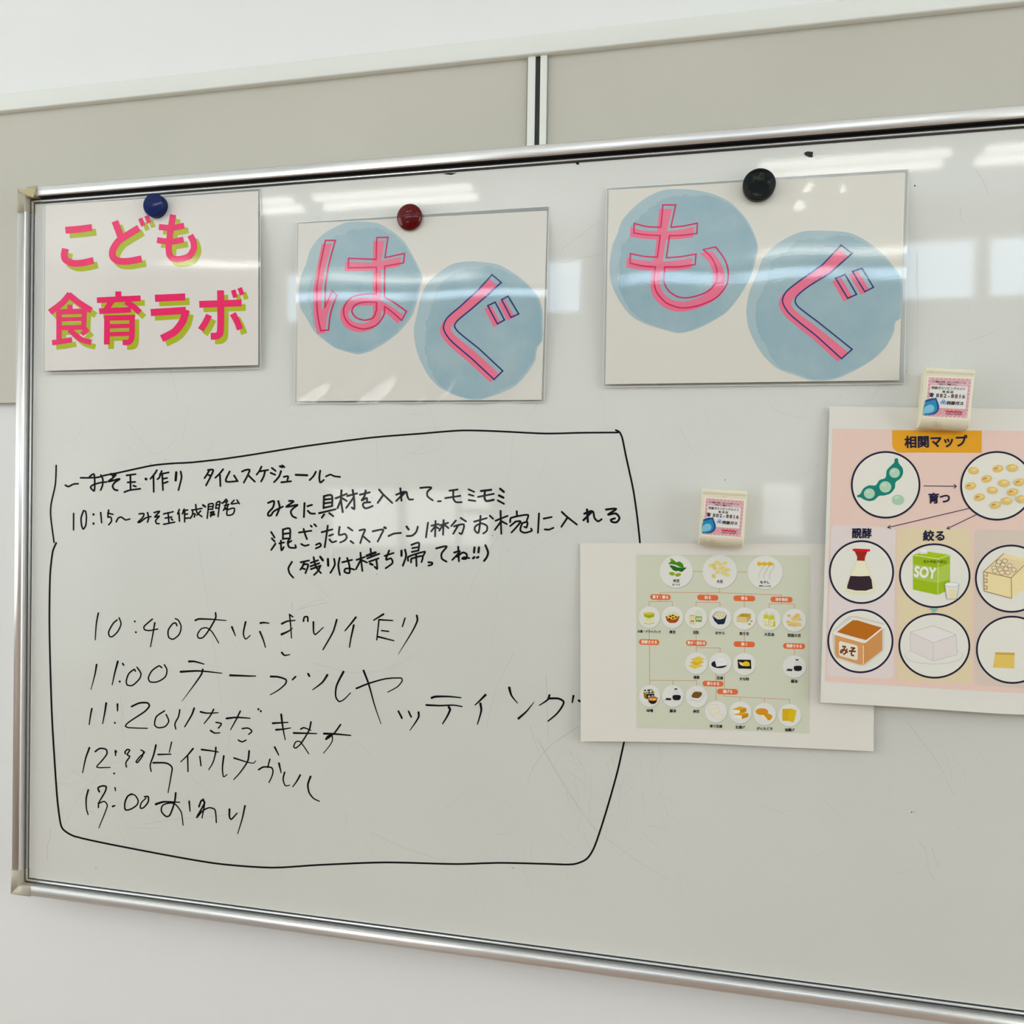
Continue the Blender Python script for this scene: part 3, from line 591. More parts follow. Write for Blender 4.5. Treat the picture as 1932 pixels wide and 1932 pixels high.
blob(r3, s3, T3, [(850, 372), (980, 380), (1120, 415), (1230, 470), (1330, 570), (1390, 670), (1430, 790), (1410, 900), (1370, 1030), (1290, 1160), (1200, 1270), (1080, 1345), (960, 1400), (850, 1422), (720, 1390), (600, 1350), (500, 1290), (410, 1170), (360, 1050), (348, 930), (370, 780), (405, 700), (440, 600), (540, 490), (640, 420), (740, 380)])
blob(r3, s3, T4, [(600, 675), (780, 690), (900, 745), (1010, 830), (1100, 930), (1160, 1020), (1172, 1120), (1160, 1310), (1120, 1340), (1105, 1420), (1050, 1520), (960, 1610), (830, 1690), (700, 1750), (600, 1768), (490, 1762), (380, 1725), (260, 1680), (160, 1590), (90, 1480), (45, 1370), (32, 1250), (55, 1120), (110, 990), (150, 880), (230, 790), (340, 720), (450, 680)])
ROSE, CRIM, NAVY = ink(221, 112, 138), ink(200, 40, 90), ink(52, 58, 112)
def kana(root, surf, T, shapes, shift, oc, lab):
    f = Draw((T[0]+shift[0]*T[2], T[1]+shift[1]*T[2], T[2])); o = Draw(T)
    for sh, sm in shapes:
        loops = [spline(l, 4, True) if sm else l for l in sh]
        f.poly(loops[0], ROSE, holes=loops[1:])
        for l in loops: o.line(l, 10.5, oc, closed=True, sm=False)
    a = lay('letter_fill', f, M_lam, surf, .00022, root, grid=10, label='rose '+lab)
    lay('letter_outline', o, M_lam, surf, .00033, root, grid=10, label=('crimson ' if oc == CRIM else 'navy blue ')+'outline of the '+lab)
def curve_mix(pts):  # straight runs keep their corners: a point written with a third value is smoothed
    out = []; N = len(pts); i = 0
    while i < N:
        if len(pts[i]) == 3:
            j = i; seg = []
            while j < N and len(pts[j]) == 3: seg.append(pts[j][:2]); j += 1
            a = pts[i-1][:2] if i else seg[0]; b = pts[j][:2] if j < N else seg[-1]
            sp = spline([a]+seg+[b], 6)
            out += sp[1:-1]; i = j
        else: out.append(pts[i][:2]); i += 1
    return out
S_ = 1
kana(r2, s2, T2, [([curve_mix([(275, 717), (345, 717), (315, 820, 1), (290, 930, 1), (274, 1050, 1), (272, 1190), (320, 1072), (355, 1100), (325, 1180, 1), (305, 1260, 1), (297, 1345), (242, 1350), (225, 1270, 1), (214, 1160, 1), (216, 1040, 1), (240, 880, 1)])], False),
  ([curve_mix([(635, 697), (713, 695), (692, 838), (830, 808), (822, 875), (690, 898), (688, 1115), (745, 1145, 1), (843, 1215), (808, 1278), (750, 1225, 1), (690, 1180), (685, 1240, 1), (630, 1312, 1), (540, 1338, 1), (450, 1310, 1), (407, 1250, 1), (407, 1180, 1), (460, 1115, 1), (560, 1092, 1), (632, 1095), (632, 905), (435, 910), (437, 843), (630, 850)]),
    curve_mix([(633, 1150), (540, 1150, 1), (482, 1172, 1), (460, 1215, 1), (490, 1258, 1), (550, 1276, 1), (610, 1258, 1), (633, 1205, 1)])[::-1]], False)], (-25, 24), CRIM, 'left letter')
kana(r2, s2, T2, [([curve_mix([(1443, 958), (1507, 1012), (1400, 1110), (1290, 1205), (1200, 1280, 1), (1180, 1318, 1), (1210, 1362, 1), (1350, 1475), (1518, 1632), (1457, 1692), (1300, 1545), (1150, 1415, 1), (1103, 1335, 1), (1125, 1265, 1), (1220, 1180), (1350, 1060)])], False),
  ([[(1413, 1175), (1465, 1150), (1530, 1275), (1480, 1303)]], False), ([[(1510, 1133), (1555, 1108), (1630, 1233), (1575, 1257)]], False)], (-26, 22), NAVY, 'right letter')
kana(r3, s3, T3, [([curve_mix([(737, 487), (830, 487), (795, 650), (890, 640, 1), (988, 620), (985, 695), (885, 708, 1), (785, 712), (762, 872), (870, 864, 1), (978, 845), (972, 922), (860, 938, 1), (750, 940), (745, 1050, 1), (780, 1115, 1), (850, 1158, 1), (930, 1163, 1), (1050, 1125, 1), (1120, 1060, 1), (1130, 960, 1), (1090, 870, 1), (1030, 812), (1122, 793), (1185, 880, 1), (1212, 960, 1), (1205, 1060, 1), (1130, 1160, 1), (1000, 1220, 1), (870, 1238, 1), (760, 1200, 1), (690, 1120, 1), (672, 1040, 1), (682, 940), (590, 932, 1), (497, 912), (500, 842), (600, 862, 1), (697, 868), (717, 710), (620, 706, 1), (525, 692), (528, 622), (620, 645, 1), (722, 650)])], False)], (-27, 28), CRIM, 'left letter')
kana(r3, s3, T4, [([curve_mix([(722, 780), (803, 840), (640, 985), (480, 1085, 1), (402, 1150, 1), (387, 1190, 1), (412, 1232, 1), (560, 1345), (803, 1540), (725, 1608), (540, 1440), (345, 1280, 1), (295, 1190, 1), (322, 1120, 1), (420, 1040), (590, 920)])], False),
  ([[(683, 1022), (752, 995), (835, 1140), (770, 1168)]], False), ([[(805, 972), (875, 950), (958, 1088), (895, 1120)]], False)], (-28, 22), NAVY, 'right letter')

# ------------------------------------------------------------------ soybean chart (A4 paper)
def s4(x, y):
    v = (y-1024)/380; u = (x-1094)/555
    return (1.6+4.2*max(0, v)+2.2*max(0, .35-u)*max(0, v)*3)/1000
chart = empty('bean_chart', P(1370, 1410, .001), label='white paper with pale green soybean family chart under the lower cream clip', category='chart')
lay('paper', Draw().poly([(1094.4, 1024), (1652, 1026), (1650, 1200), (1648.3, 1417), (1560, 1413), (1470, 1409), (1380, 1404.5), (1300, 1400.5), (1200, 1399), (1095.6, 1398.3)], ink(212, 208, 199)), M_paper, s4, 0, chart, grid=20)
lay('printed_background', Draw().poly([(1200, 1045.6), (1528.8, 1047.7), (1527.3, 1384), (1420, 1379), (1310, 1375.5), (1201, 1373.4)], ink(197, 199, 178)), M_paper, s4, .00010, chart, grid=20)
TT = (1080, 900, 580/1932)
LN = ink(200, 146, 122)
d = Draw(TT)
def seg(*pts): lay('connecting_line', Draw(TT).line(list(pts), 3.6, LN, caps=False, sm=False), M_paper, s4, .00018, chart, grid=20)
seg((757, 591), (818, 592)); seg((1036, 594), (1100, 595)); seg((926, 697), (926, 727)); seg((553, 738), (553, 723), (926, 726), (1314, 740), (1314, 750)); seg((851, 725), (851, 740)); seg((1080, 731), (1080, 745))
seg((553, 768), (553, 781)); seg((481, 812), (481, 781), (628, 781), (628, 812)); seg((851, 772), (851, 785)); seg((777, 814), (777, 785), (928, 787), (928, 816)); seg((1080, 776), (1080, 818)); seg((1314, 784), (1314, 795)); seg((1237, 822), (1237, 794), (1395, 798), (1395, 826))
seg((483, 946), (486, 1308)); seg((777, 950), (779, 1100)); seg((779, 1071), (929, 1072), (929, 1102)); seg((1081, 960), (1081, 1104)); seg((1395, 1078), (1395, 1118))
seg((486, 1276), (781, 1278), (781, 1310)); seg((632, 1276), (632, 1308)); seg((902, 1238), (903, 1405)); seg((955, 1235), (955, 1377), (1208, 1388), (1365, 1396), (1365, 1424)); seg((1053, 1382), (1054, 1408)); seg((1208, 1390), (1208, 1418))
PILL = ink(217, 104, 62); PW = ink(238, 222, 205); BLK = ink(28, 26, 30); DISC = ink(213, 211, 204)
for x, y, hw, t_ in ((553, 752, 64, '蒸す・煮る'), (851, 755, 66, '絞る'), (1080, 760, 68, '煎る'), (1314, 767, 69, '油を抽出'), (482, 1035, 64, '発酵させる'), (779, 1041, 65, '熱す・固める'), (1080, 1048, 67, '挽く'), (1393, 1060, 69, '発酵させる'), (883, 1296, 65, '凍らせる'), (975, 1346, 66, '揚げる')):
    d = Draw(TT); d.rrect(x-hw, y-18, x+hw, y+17, 17, PILL, shear=.025)
    o = lay('orange_tag', d, M_paper, s4, .00026, chart, label='orange rounded tag')
    d = Draw(TT); d.text(t_, x, y+1, 23, PW, .025, .03, .9, cond=min(hw*1.7, 24*len(t_)*.82)); lay('tag_lettering', d, M_paper, s4, .00034, chart)
d = Draw(TT)
for t_, x, y, h in (('枝豆', 653, 651, 21), ('若い大豆', 652, 675, 13), ('大豆', 926, 655, 21), ('もやし', 1210, 660, 21), ('発芽した大豆', 1210, 684, 13), ('水煮・ドライパック', 482, 970, 20), ('煮豆', 629, 973, 21), ('豆乳', 777, 976, 21), ('おから', 928, 979, 21), ('煎り豆', 1080, 983, 21), ('大豆油', 1236, 988, 22), ('脱脂大豆', 1394, 994, 22), ('湯葉', 779, 1258, 21), ('豆腐', 927, 1262, 21), ('きな粉', 1081, 1268, 21), ('醤油', 1394, 1282, 22), ('味噌', 486, 1467, 21), ('醤油', 631, 1468, 21), ('納豆', 779, 1471, 21), ('凍り豆腐', 902, 1565, 21), ('生揚げ', 1054, 1571, 21), ('がんもどき', 1208, 1580, 21), ('油揚げ', 1365, 1588, 22)):
    d = Draw(TT); d.text(t_, x, y, h, BLK, .02, .028 if h > 15 else .012, cond=h*.95*len(t_) if t_ != '水煮・ドライパック' else 146)
    lay('caption', d, M_paper, s4, .00040, chart)
Q1 = (1200, 1040, 165/1932); Q2 = (1365, 1040, 165/1932); Q3 = (1200, 1200, 165/1723); Q4 = (1365, 1200, 165/1723)
SH = ink(178, 181, 163)
def disc(x, y, rx, ry, label, draw):
    sh = Draw(TT); sh.ell(x+3, y+5, rx, ry, SH); lay('disc_edge', sh, M_paper, s4, .00022, chart, label='printed darker rim of a disc')
    d = Draw(TT); d.ell(x, y, rx, ry, DISC)
    o = lay('picture_disc', d, M_paper, s4, .00028, chart, label='white disc: '+label)
    d = Draw(TT); draw(d); lay('picture', d, M_paper, lambda a, b: s4(a, b), .00036, chart, label=label)
# stacked colours inside one picture are lifted in order so that later shapes lie on top
_lay = lay
def lay(name, dr, material, surf, lift, parent=None, grid=0, **props):
    if name in ('picture', 'sticker') and len(dr.items) > 1:
        return lay_stack(name, dr, material, surf, lift, parent, **props)
    return _lay(name, dr, material, surf, lift, parent, grid, **props)
def lay_stack(name, dr, material, surf, lift, parent, **props):
    V, Fs, Cs = [], [], []; n = len(dr.items); step = min(.000014, .0006/n)
    for i, (verts, faces, col) in enumerate(dr.items):
        b = len(V); V += [P(x, y, surf(x, y)+lift+i*step) for x, y in verts]
        for f in faces: Fs.append([b+q for q in f]); Cs.append(col)
    me = bpy.data.meshes.new(name); me.from_pydata([tuple(v) for v in V], [], Fs)
    ca = me.color_attributes.new('Col', 'FLOAT_COLOR', 'CORNER'); k = 0
    for p, c in zip(me.polygons, Cs):
        for _ in p.vertices: ca.data[k].color = c; k += 1
    bm = bmesh.new(); bm.from_mesh(me)
    for f in bm.faces:
        f.normal_update()
        if f.normal.y > 0: f.normal_flip()
    bm.to_mesh(me); bm.free()
    o = new_obj(name, me, material, None, **props)
    if parent: attach(o, parent)
    return o
def W(d, T): d.T = T; return d
g1, g2, g3, g4 = ink(70, 128, 30), ink(42, 98, 22), ink(140, 160, 20), ink(30, 80, 18)
def p_edamame(d):
    W(d, Q1).poly([(755, 160), (800, 158), (845, 200), (840, 230), (770, 230)], g3, True)
    d.poly([(715, 272), (765, 225), (810, 195), (870, 220), (890, 240), (950, 222), (1020, 260), (1055, 350), (980, 350), (900, 305), (820, 285)], g1, True)
    d.poly([(740, 308), (830, 315), (920, 350), (1010, 360), (1115, 355), (1070, 405), (1010, 450), (960, 440), (935, 425), (890, 437), (820, 410), (785, 370)], g2, True)
    d.ell(797, 490, 65, 40, g3, .15); d.ell(930, 515, 66, 38, g3, -.2)
BE = ink(214, 198, 120); BE2 = ink(206, 190, 108)
def p_beans(d):
    W(d, Q1)
    for x, y, r in ((1650, 312, .2), (1725, 300, .5), (1790, 240, 0), (1845, 275, .3), (1735, 360, 1), (1850, 375, -.3), (1915, 360, .2), (1800, 460, 0), (1925, 470, .5), (1720, 545, .8)): d.ell(x, y, 52, 40, BE if r < .4 else BE2, r)
    W(d, Q2)
    for x, y, r in ((40, 255, 0), (0, 360, .5), (20, 430, 1.2), (108, 405, 0), (85, 520, .1), (-10, 480, .4)): d.ell(x, y, 50, 38, BE, r)
def p_sprouts(d):
    W(d, Q2)
    for k, dx in enumerate((0, 115, 235)):
        d.line([(865+dx, 265), (890+dx, 300), (840+dx, 410), (790+dx, 480), (785+dx, 610)], 18, ink(196, 190, 165), 8)
        d.poly([(750+dx, 240), (800+dx, 232), (865+dx, 272), (800+dx, 318), (755+dx, 305)], ink(214, 172, 18), True)
def p_pack(d):
    W(d, Q1).poly([(165, 1330), (285, 1285), (405, 1330), (400, 1570), (285, 1612), (180, 1570)], ink(214, 214, 175)); d.poly([(170, 1360), (285, 1345), (403, 1360), (400, 1440), (285, 1478), (180, 1440)], ink(150, 165, 30))
    d.ell(285, 1375, 105, 30, ink(205, 180, 60)); d.poly([(185, 1465), (285, 1485), (395, 1465), (390, 1570), (285, 1600), (190, 1570)], ink(216, 212, 170)); d.line([(180, 1575), (285, 1605), (398, 1575)], 12, ink(176, 176, 70))
    d.ell(250, 1508, 10, 8, ink(150, 140, 80), n=10); d.ell(305, 1508, 10, 8, ink(150, 140, 80), n=10)
def p_bowl(d):
    W(d, Q1).ell(806, 1400, 158, 75, ink(205, 207, 180)); d.poly([(648, 1430), (965, 1430), (930, 1530), (870, 1578), (745, 1578), (680, 1530)], ink(160, 74, 22)); d.ell(806, 1450, 118, 55, ink(216, 180, 60))
    for x, y in ((758, 1432), (815, 1410), (880, 1450), (815, 1472), (742, 1490)): d.ell(x, y, 26, 15, BLK, .3, n=12)
def p_milk(d):
    W(d, Q1).poly([(1290, 1380), (1330, 1295), (1450, 1300), (1480, 1370), (1480, 1560), (1290, 1555)], ink(205, 208, 190)); d.poly([(1300, 1432), (1450, 1436), (1450, 1558), (1300, 1548)], ink(110, 150, 50)); d.text('豆乳', 1385, 1490, 62, ink(230, 232, 215), 0, .03)
    d.poly([(1172, 1420), (1235, 1400), (1315, 1425), (1312, 1610), (1185, 1605)], ink(214, 200, 140)); d.poly([(1185, 1495), (1312, 1500), (1312, 1575), (1188, 1570)], ink(224, 214, 180)); d.text('豆乳', 1245, 1540, 46, ink(120, 90, 40), 0, .03); d.ell(1240, 1412, 62, 14, ink(190, 178, 130))
def p_okara(d):
    W(d, Q1).poly([(1685, 1430), (1775, 1325), (1930, 1325), (2005, 1400), (1960, 1580), (1930, 1608), (1810, 1612), (1730, 1530)], ink(18, 46, 66)); d.poly([(1700, 1430), (1780, 1330), (1930, 1325), (1998, 1400), (1940, 1480), (1800, 1500)], ink(190, 192, 186)); d.poly([(1740, 1425), (1830, 1368), (1940, 1385), (1975, 1430), (1900, 1490), (1800, 1495)], ink(214, 205, 160), True)
    for x, y in ((1800, 1410), (1860, 1400), (1900, 1440), (1840, 1460), (1930, 1420)): d.ell(x, y, 12, 8, ink(110, 100, 60), n=8)
def p_masu(d):
    W(d, Q2).poly([(292, 1440), (400, 1365), (610, 1372), (608, 1470), (520, 1575), (295, 1560)], ink(198, 178, 118)); d.poly([(320, 1435), (410, 1375), (590, 1385), (530, 1450)], ink(176, 142, 40)); d.poly([(525, 1450), (608, 1385), (606, 1470), (520, 1572)], ink(180, 160, 95))
    d.poly([(298, 1442), (522, 1452), (518, 1572), (297, 1558)], ink(205, 188, 130)); d.ell(618, 1540, 26, 20, ink(180, 155, 70), n=14); d.ell(573, 1605, 30, 22, ink(176, 150, 64), n=14)
def p_oil(d):
    W(d, Q2)
    for x in (940, 1065):
        d.rrect(x-55, 1380+(x-940)//6, x+60, 1640+(x-940)//5, 20, ink(210, 206, 120)); d.rrect(x-15, 1325+(x-940)//6, x+25, 1400+(x-940)//6, 6, ink(196, 200, 170)); d.rrect(x-50, 1400+(x-940)//6, x+55, 1480+(x-940)//6, 12, ink(196, 188, 50)); d.rrect(x-48, 1490+(x-940)//6, x+35, 1610+(x-940)//6, 4, ink(218, 215, 180)); d.line([(x-20, 1520), (x-5, 1600)], 8, ink(150, 145, 90))
    d.rrect(1100, 1540, 1140, 1660, 8, ink(196, 180, 50))
def p_flake(d):
    W(d, Q2)
    for x, y, a, b, r in ((1445, 1420, 45, 28, 0), (1640, 1415, 52, 45, .3), (1590, 1450, 48, 45, 0), (1560, 1495, 75, 42, .2), (1680, 1500, 50, 32, 0), (1430, 1555, 50, 30, 0), (1520, 1590, 90, 38, .1), (1640, 1610, 90, 45, .2), (1480, 1620, 60, 28, 0), (1560, 1630, 60, 32, 0)): d.ell(x, y, a, b, ink(216, 190, 116) if a > 60 else ink(210, 180, 110), r)
def p_yuba(d):
    W(d, Q3)
    for x0, y0 in ((1030, 585), (1058, 515), (1075, 455)): d.poly([(x0, y0), (x0+160, y0-60), (x0+285, y0-5), (x0+125, y0+60)], ink(218, 186, 72) if y0 != 515 else ink(206, 172, 52))
def p_tofu(d):
    W(d, Q3).ell(1642, 550, 160, 78, ink(16, 30, 50)); d.poly([(1545, 450), (1720, 425), (1790, 480), (1800, 570), (1585, 598)], ink(218, 216, 212)); d.line([(1545, 452), (1600, 512), (1790, 485)], 5, ink(190, 188, 186), sm=False, caps=False); d.line([(1600, 512), (1588, 595)], 5, ink(190, 188, 186), sm=False)
def p_kinako(d):
    W(d, Q4).poly([(278, 458), (540, 465), (550, 643), (290, 635)], ink(18, 18, 20)); d.poly([(300, 500), (380, 520), (440, 488), (510, 515), (520, 585), (440, 590), (370, 582), (330, 560)], ink(216, 186, 40)); d.poly([(300, 500), (360, 530), (400, 575), (370, 582), (330, 560)], ink(214, 204, 150))
def soy(T, x, y):
    def f(d):
        W(d, T).poly([(x-35, y-130), (x+30, y-130), (x+70, y-60), (x+80, y+95), (x-70, y+95), (x-60, y-60)], ink(205, 205, 205)); d.poly([(x-62, y-10), (x+82, y-10), (x+70, y+75), (x-52, y+75)], ink(8, 8, 10), True); d.poly([(x-45, y-145), (x+22, y-150), (x+22, y-125), (x-20, y-122)], ink(12, 16, 22))
        d.poly([(x-240, y+95), (x-205, y+30), (x-80, y+30), (x-115, y+95)], ink(196, 196, 194)); d.poly([(x-215, y+78), (x-190, y+40), (x-95, y+48), (x-105, y+85)], ink(10, 10, 12))
    return f
def p_miso(d):
    W(d, Q3).poly([(145, 1090), (210, 1130), (210, 1240), (160, 1210)], ink(140, 96, 36)); d.poly([(208, 1130), (360, 1130), (355, 1210), (210, 1235)], ink(20, 18, 18)); d.poly([(128, 1050), (320, 1035), (385, 1120), (200, 1140)], ink(205, 196, 120)); d.poly([(155, 1055), (305, 1045), (355, 1112), (205, 1128)], ink(16, 16, 16)); d.text('みそ', 250, 1088, 78, ink(230, 228, 220), .1, .03); d.text('みそ', 290, 1190, 62, ink(230, 228, 220), 0, .03)
    d.poly([(238, 1235), (422, 1230), (400, 1300), (355, 1332), (300, 1332), (255, 1300)], ink(22, 14, 12)); d.ell(330, 1232, 93, 45, ink(120, 38, 22)); d.ell(330, 1238, 82, 34, ink(206, 140, 40)); d.ell(285, 1238, 18, 8, ink(235, 215, 160)); d.ell(358, 1246, 20, 9, ink(235, 215, 160))
def p_natto(d):
    W(d, Q3).poly([(1110, 1055), (1365, 1100), (1340, 1200), (1250, 1300), (1075, 1260), (1040, 1215)], ink(200, 199, 195)); d.poly([(1118, 1065), (1355, 1108), (1250, 1275), (1048, 1215)], ink(214, 212, 207)); d.poly([(1095, 1195), (1130, 1110), (1180, 1090), (1290, 1105), (1300, 1145), (1260, 1200), (1210, 1220)], ink(112, 82, 38), True)
def p_dry(d):
    W(d, Q3)
    for a in ([(1440, 1350), (1605, 1350), (1590, 1480), (1430, 1480)], [(1480, 1425), (1650, 1420), (1640, 1540), (1475, 1530)], [(1560, 1490), (1715, 1560), (1680, 1650), (1515, 1590)]): d.poly(a, ink(218, 212, 192)); d.line(a, 7, ink(204, 198, 176), closed=True, sm=False)
def p_nama(d):
    W(d, Q4)
    for x, y in ((165, 1440), (205, 1545)): d.poly([(x, y), (x+165, y-55), (x+285, y-25), (x+285, y+40), (x+165, y+85), (x, y+55)], ink(190, 132, 14)); d.poly([(x, y), (x+165, y-52), (x+280, y-28), (x+160, y+15)], ink(212, 156, 30)); d.poly([(x, y+3), (x+160, y+18), (x+155, y+85), (x-2, y+58)], ink(222, 220, 214))
def p_gan(d):
    W(d, Q4).ell(758, 1485, 125, 68, ink(206, 140, 38), .05); d.poly([(800, 1540), (880, 1520), (960, 1570), (930, 1640), (880, 1655), (830, 1610)], ink(204, 142, 36), True); d.poly([(745, 1548), (800, 1565), (870, 1650), (830, 1652), (775, 1610)], ink(222, 216, 190), True)
def p_abura(d):
    W(d, Q4).poly([(1160, 1428), (1300, 1428), (1310, 1420), (1440, 1460), (1400, 1640), (1375, 1698), (1300, 1668), (1160, 1665)], ink(202, 164, 20)); d.poly([(1300, 1425), (1440, 1460), (1400, 1640), (1375, 1698), (1262, 1660), (1280, 1520)], ink(206, 176, 28))
for a in ((653, 592, 104, 102, 'green soybean pods', p_edamame), (926, 592, 108, 105, 'pile of yellow soybeans', p_beans), (1211, 598, 111, 105, 'three bean sprouts', p_sprouts),
          (483, 880, 67, 68, 'round pack with a green band', p_pack), (628, 880, 68, 69, 'simmered beans in a brown bowl', p_bowl), (777, 882, 69, 69, 'soy milk carton and cup', p_milk), (928, 885, 70, 69, 'soy pulp in a navy bowl', p_okara), (1081, 888, 71, 70, 'roasted beans in a square wooden box', p_masu), (1237, 892, 72, 70, 'two bottles of yellow oil', p_oil), (1395, 898, 74, 71, 'pile of pale bean flakes', p_flake),
          (779, 1168, 70, 68, 'three layers of yellow tofu skin', p_yuba), (929, 1170, 70, 68, 'white tofu block on a navy plate', p_tofu), (1082, 1174, 71, 69, 'yellow powder on a black tray', p_kinako), (1395, 1190, 74, 70, 'soy sauce bottle and black dish in the right column', soy(Q4, 1455, 600)),
          (486, 1375, 66, 69, 'miso tub and soup bowl', p_miso), (632, 1375, 67, 69, 'soy sauce bottle and black dish in the bottom row', soy(Q3, 790, 1175)), (781, 1378, 68, 69, 'brown fermented beans in a white tray', p_natto), (902, 1473, 69, 68, 'three pale freeze-dried tofu slabs', p_dry), (1055, 1478, 70, 69, 'two fried tofu blocks', p_nama), (1208, 1488, 71, 70, 'two round fried patties', p_gan), (1365, 1495, 72, 71, 'two flat sheets of golden fried tofu', p_abura)):
    disc(*a)

# ------------------------------------------------------------------ relation map (A3 paper, runs out of the frame to the right)
def s5(x, y):
    v = (y-766)/560; u = (x-1556)/800
    return (4.2+9.0*max(0, v)-2*max(0, u))/1000
fm = empty('relation_map', P(1940, 1350, .001), label='large white paper with pink food relation map under the upper cream clip', category='chart')
M1 = (1540, 680, 360/1932); M2 = (1540, 1000, 360/1932)
lay('paper', Draw().poly([(1565.2, 766), (2280, 776), (2300, 1362), (1887, 1346.2), (1700, 1333.5), (1547.8, 1324.6)], ink(213, 210, 201)), M_paper, s5, 0, fm, grid=24)
lay('printed_background', Draw().poly([(1571.2, 808.3), (1887, 812), (2260, 816), (2280, 1326), (1887, 1305.3), (1556.5, 1285.5)], ink(219, 192, 179)), M_paper, s5, .00010, fm, grid=24, label='pink printed ground')
def rquad(q, r=11):
    out = []
    for i in range(4):
        p, a_, b_ = q[i], q[i-1], q[(i+1) % 4]
        da = math.dist(p, a_); db = math.dist(p, b_)
        s0 = [p[k]+(a_[k]-p[k])*r/da for k in (0, 1)]; s1_ = [p[k]+(b_[k]-p[k])*r/db for k in (0, 1)]
        out += [tuple((1-t)**2*s0[k]+2*t*(1-t)*p[k]+t*t*s1_[k] for k in (0, 1)) for t in (0, .25, .5, .75, 1)]
    return out
for q, c, lb in (([(1568.5, 990), (1690, 994), (1686, 1281), (1560.5, 1275)], ink(214, 202, 198), 'lilac grey column'),
                 ([(1692, 996), (1832, 997), (1834, 1290), (1693, 1283)], ink(214, 198, 164), 'sand coloured column'),
                 ([(1838, 998), (1984, 1001), (1990, 1302), (1838, 1292)], ink(205, 190, 176), 'taupe column')):
    lay('column_ground', Draw().poly(rquad(q), c), M_paper, s5, .00018, fm, grid=24, label=lb)
d = Draw(M1); OR = ink(218, 155, 44); NV = ink(40, 38, 58)
pts = [(770, 705), (1677, 708), (1675, 932), (862, 930)]; pts += [(862-10-82*math.sin(a), 838+92*math.cos(a)) for a in (.2, .5, .8, 1.1, 1.4, 1.57)]
lay('title_tag', Draw(M1).poly(pts, OR), M_paper, s5, .00026, fm, grid=24, label='orange title tag')
def wr(*a, **k): lay('lettering', (lambda q: (q.text(*a, **k), q)[1])(Draw(M1)), M_paper, s5, .00042, fm)
wr('相関マップ', 1212, 822, 128, NV, -.02, .036, cond=640)
wr('育つ', 1245, 1395, 112, NV, 0, .036, cond=220); wr('醗酵', 462, 1750, 108, NV, 0, .032, cond=200); wr('絞る', 1190, 1775, 112, NV, 0, .036, cond=220)
d = Draw(M1)
for ps in (([(1090, 1268), (1418, 1272)], [(1395, 1252), (1420, 1272), (1395, 1292)]), ([(1550, 1495), (722, 1690)], [(748, 1668), (722, 1690), (755, 1700)]), ([(1630, 1555), (1325, 1702)], [(1340, 1678), (1323, 1703), (1355, 1705)])):
    d = Draw(M1)
    for pts in ps: d.line(pts, 8, ink(58, 44, 82), sm=False)
    lay('arrow', d, M_paper, s5, .00034, fm)
def ring(T, cx, cy, rx, ry, label, draw, rot=0):
    d = Draw(T); d.ell(cx, cy, rx, ry, NV, rot, 72); o = lay('ring', d, M_paper, s5, .00034, fm, label='dark navy ring: '+label)
    d = Draw(T); d.ell(cx, cy, rx-19, ry-19, ink(216, 214, 203), rot, 72); lay('ring_ground', d, M_paper, s5, .00042, fm)
    d = Draw(T); draw(d); lay('picture', d, M_paper, s5, .00050, fm, label=label)
def m_pod(d):
    TE = ink(8, 124, 112); LG = ink(168, 198, 170)
    d.poly([(415, 1380), (418, 1362), (445, 1350), (480, 1292), (535, 1262), (600, 1262), (640, 1210), (700, 1185), (715, 1110), (760, 1060), (790, 1030), (795, 995), (825, 990), (835, 1035), (875, 1090), (878, 1145), (850, 1195), (805, 1230), (795, 1290), (750, 1345), (690, 1365), (635, 1370), (590, 1410), (535, 1422), (480, 1405), (450, 1385)], TE, True)
    for x, y, r in ((793, 1136, 53), (700, 1278, 60), (538, 1345, 55)): d.ell(x, y, r, r*.95, LG); d.ell(x-14, y-18, r*.32, r*.22, ink(188, 210, 188))
    d.ell(828, 1410, 63, 52, ink(160, 194, 164)); d.ell(815, 1385, 28, 12, ink(186, 208, 186), -.2)
def m_soy(d):
    for x, y, s_ in ((1592, 1115, 0), (1840, 1095, 1), (1725, 1197, 1), (1562, 1270, 1), (1783, 1313, 0), (1652, 1383, 1), (1815, 1462, 1), (1900, 1240, 0), (1985, 1085, 0), (1990, 1330, 1), (1930, 1420, 0), (2060, 1230, 1), (2080, 1400, 0)):
        d.ell(x, y, 57, 38, ink(213, 182, 108), -.15 if s_ else .1); d.ell(x+8, y-10, 30, 14, ink(222, 198, 134))
        if s_: d.line([(x-34, y+4), (x-16, y-8), (x+2, y-8)], 8, ink(146, 98, 44))
def m_sauce(d):
    GL = ink(216, 212, 172)
    d.poly([(412, 300), (495, 300), (590, 560), (590, 615), (540, 640), (450, 642), (340, 636), (292, 605), (310, 540)], GL); d.poly([(418, 310), (488, 310), (585, 590), (540, 625), (350, 622), (302, 590)], ink(222, 219, 190))
    d.poly([(345, 462), (440, 466), (540, 462), (560, 500), (572, 590), (500, 612), (400, 610), (312, 590), (315, 560)], ink(58, 44, 52)); d.poly([(390, 212), (520, 212), (495, 270), (490, 310), (412, 306), (415, 270)], ink(150, 44, 38)); d.poly([(362, 190), (400, 185), (545, 192), (545, 215), (380, 214)], ink(200, 32, 44))
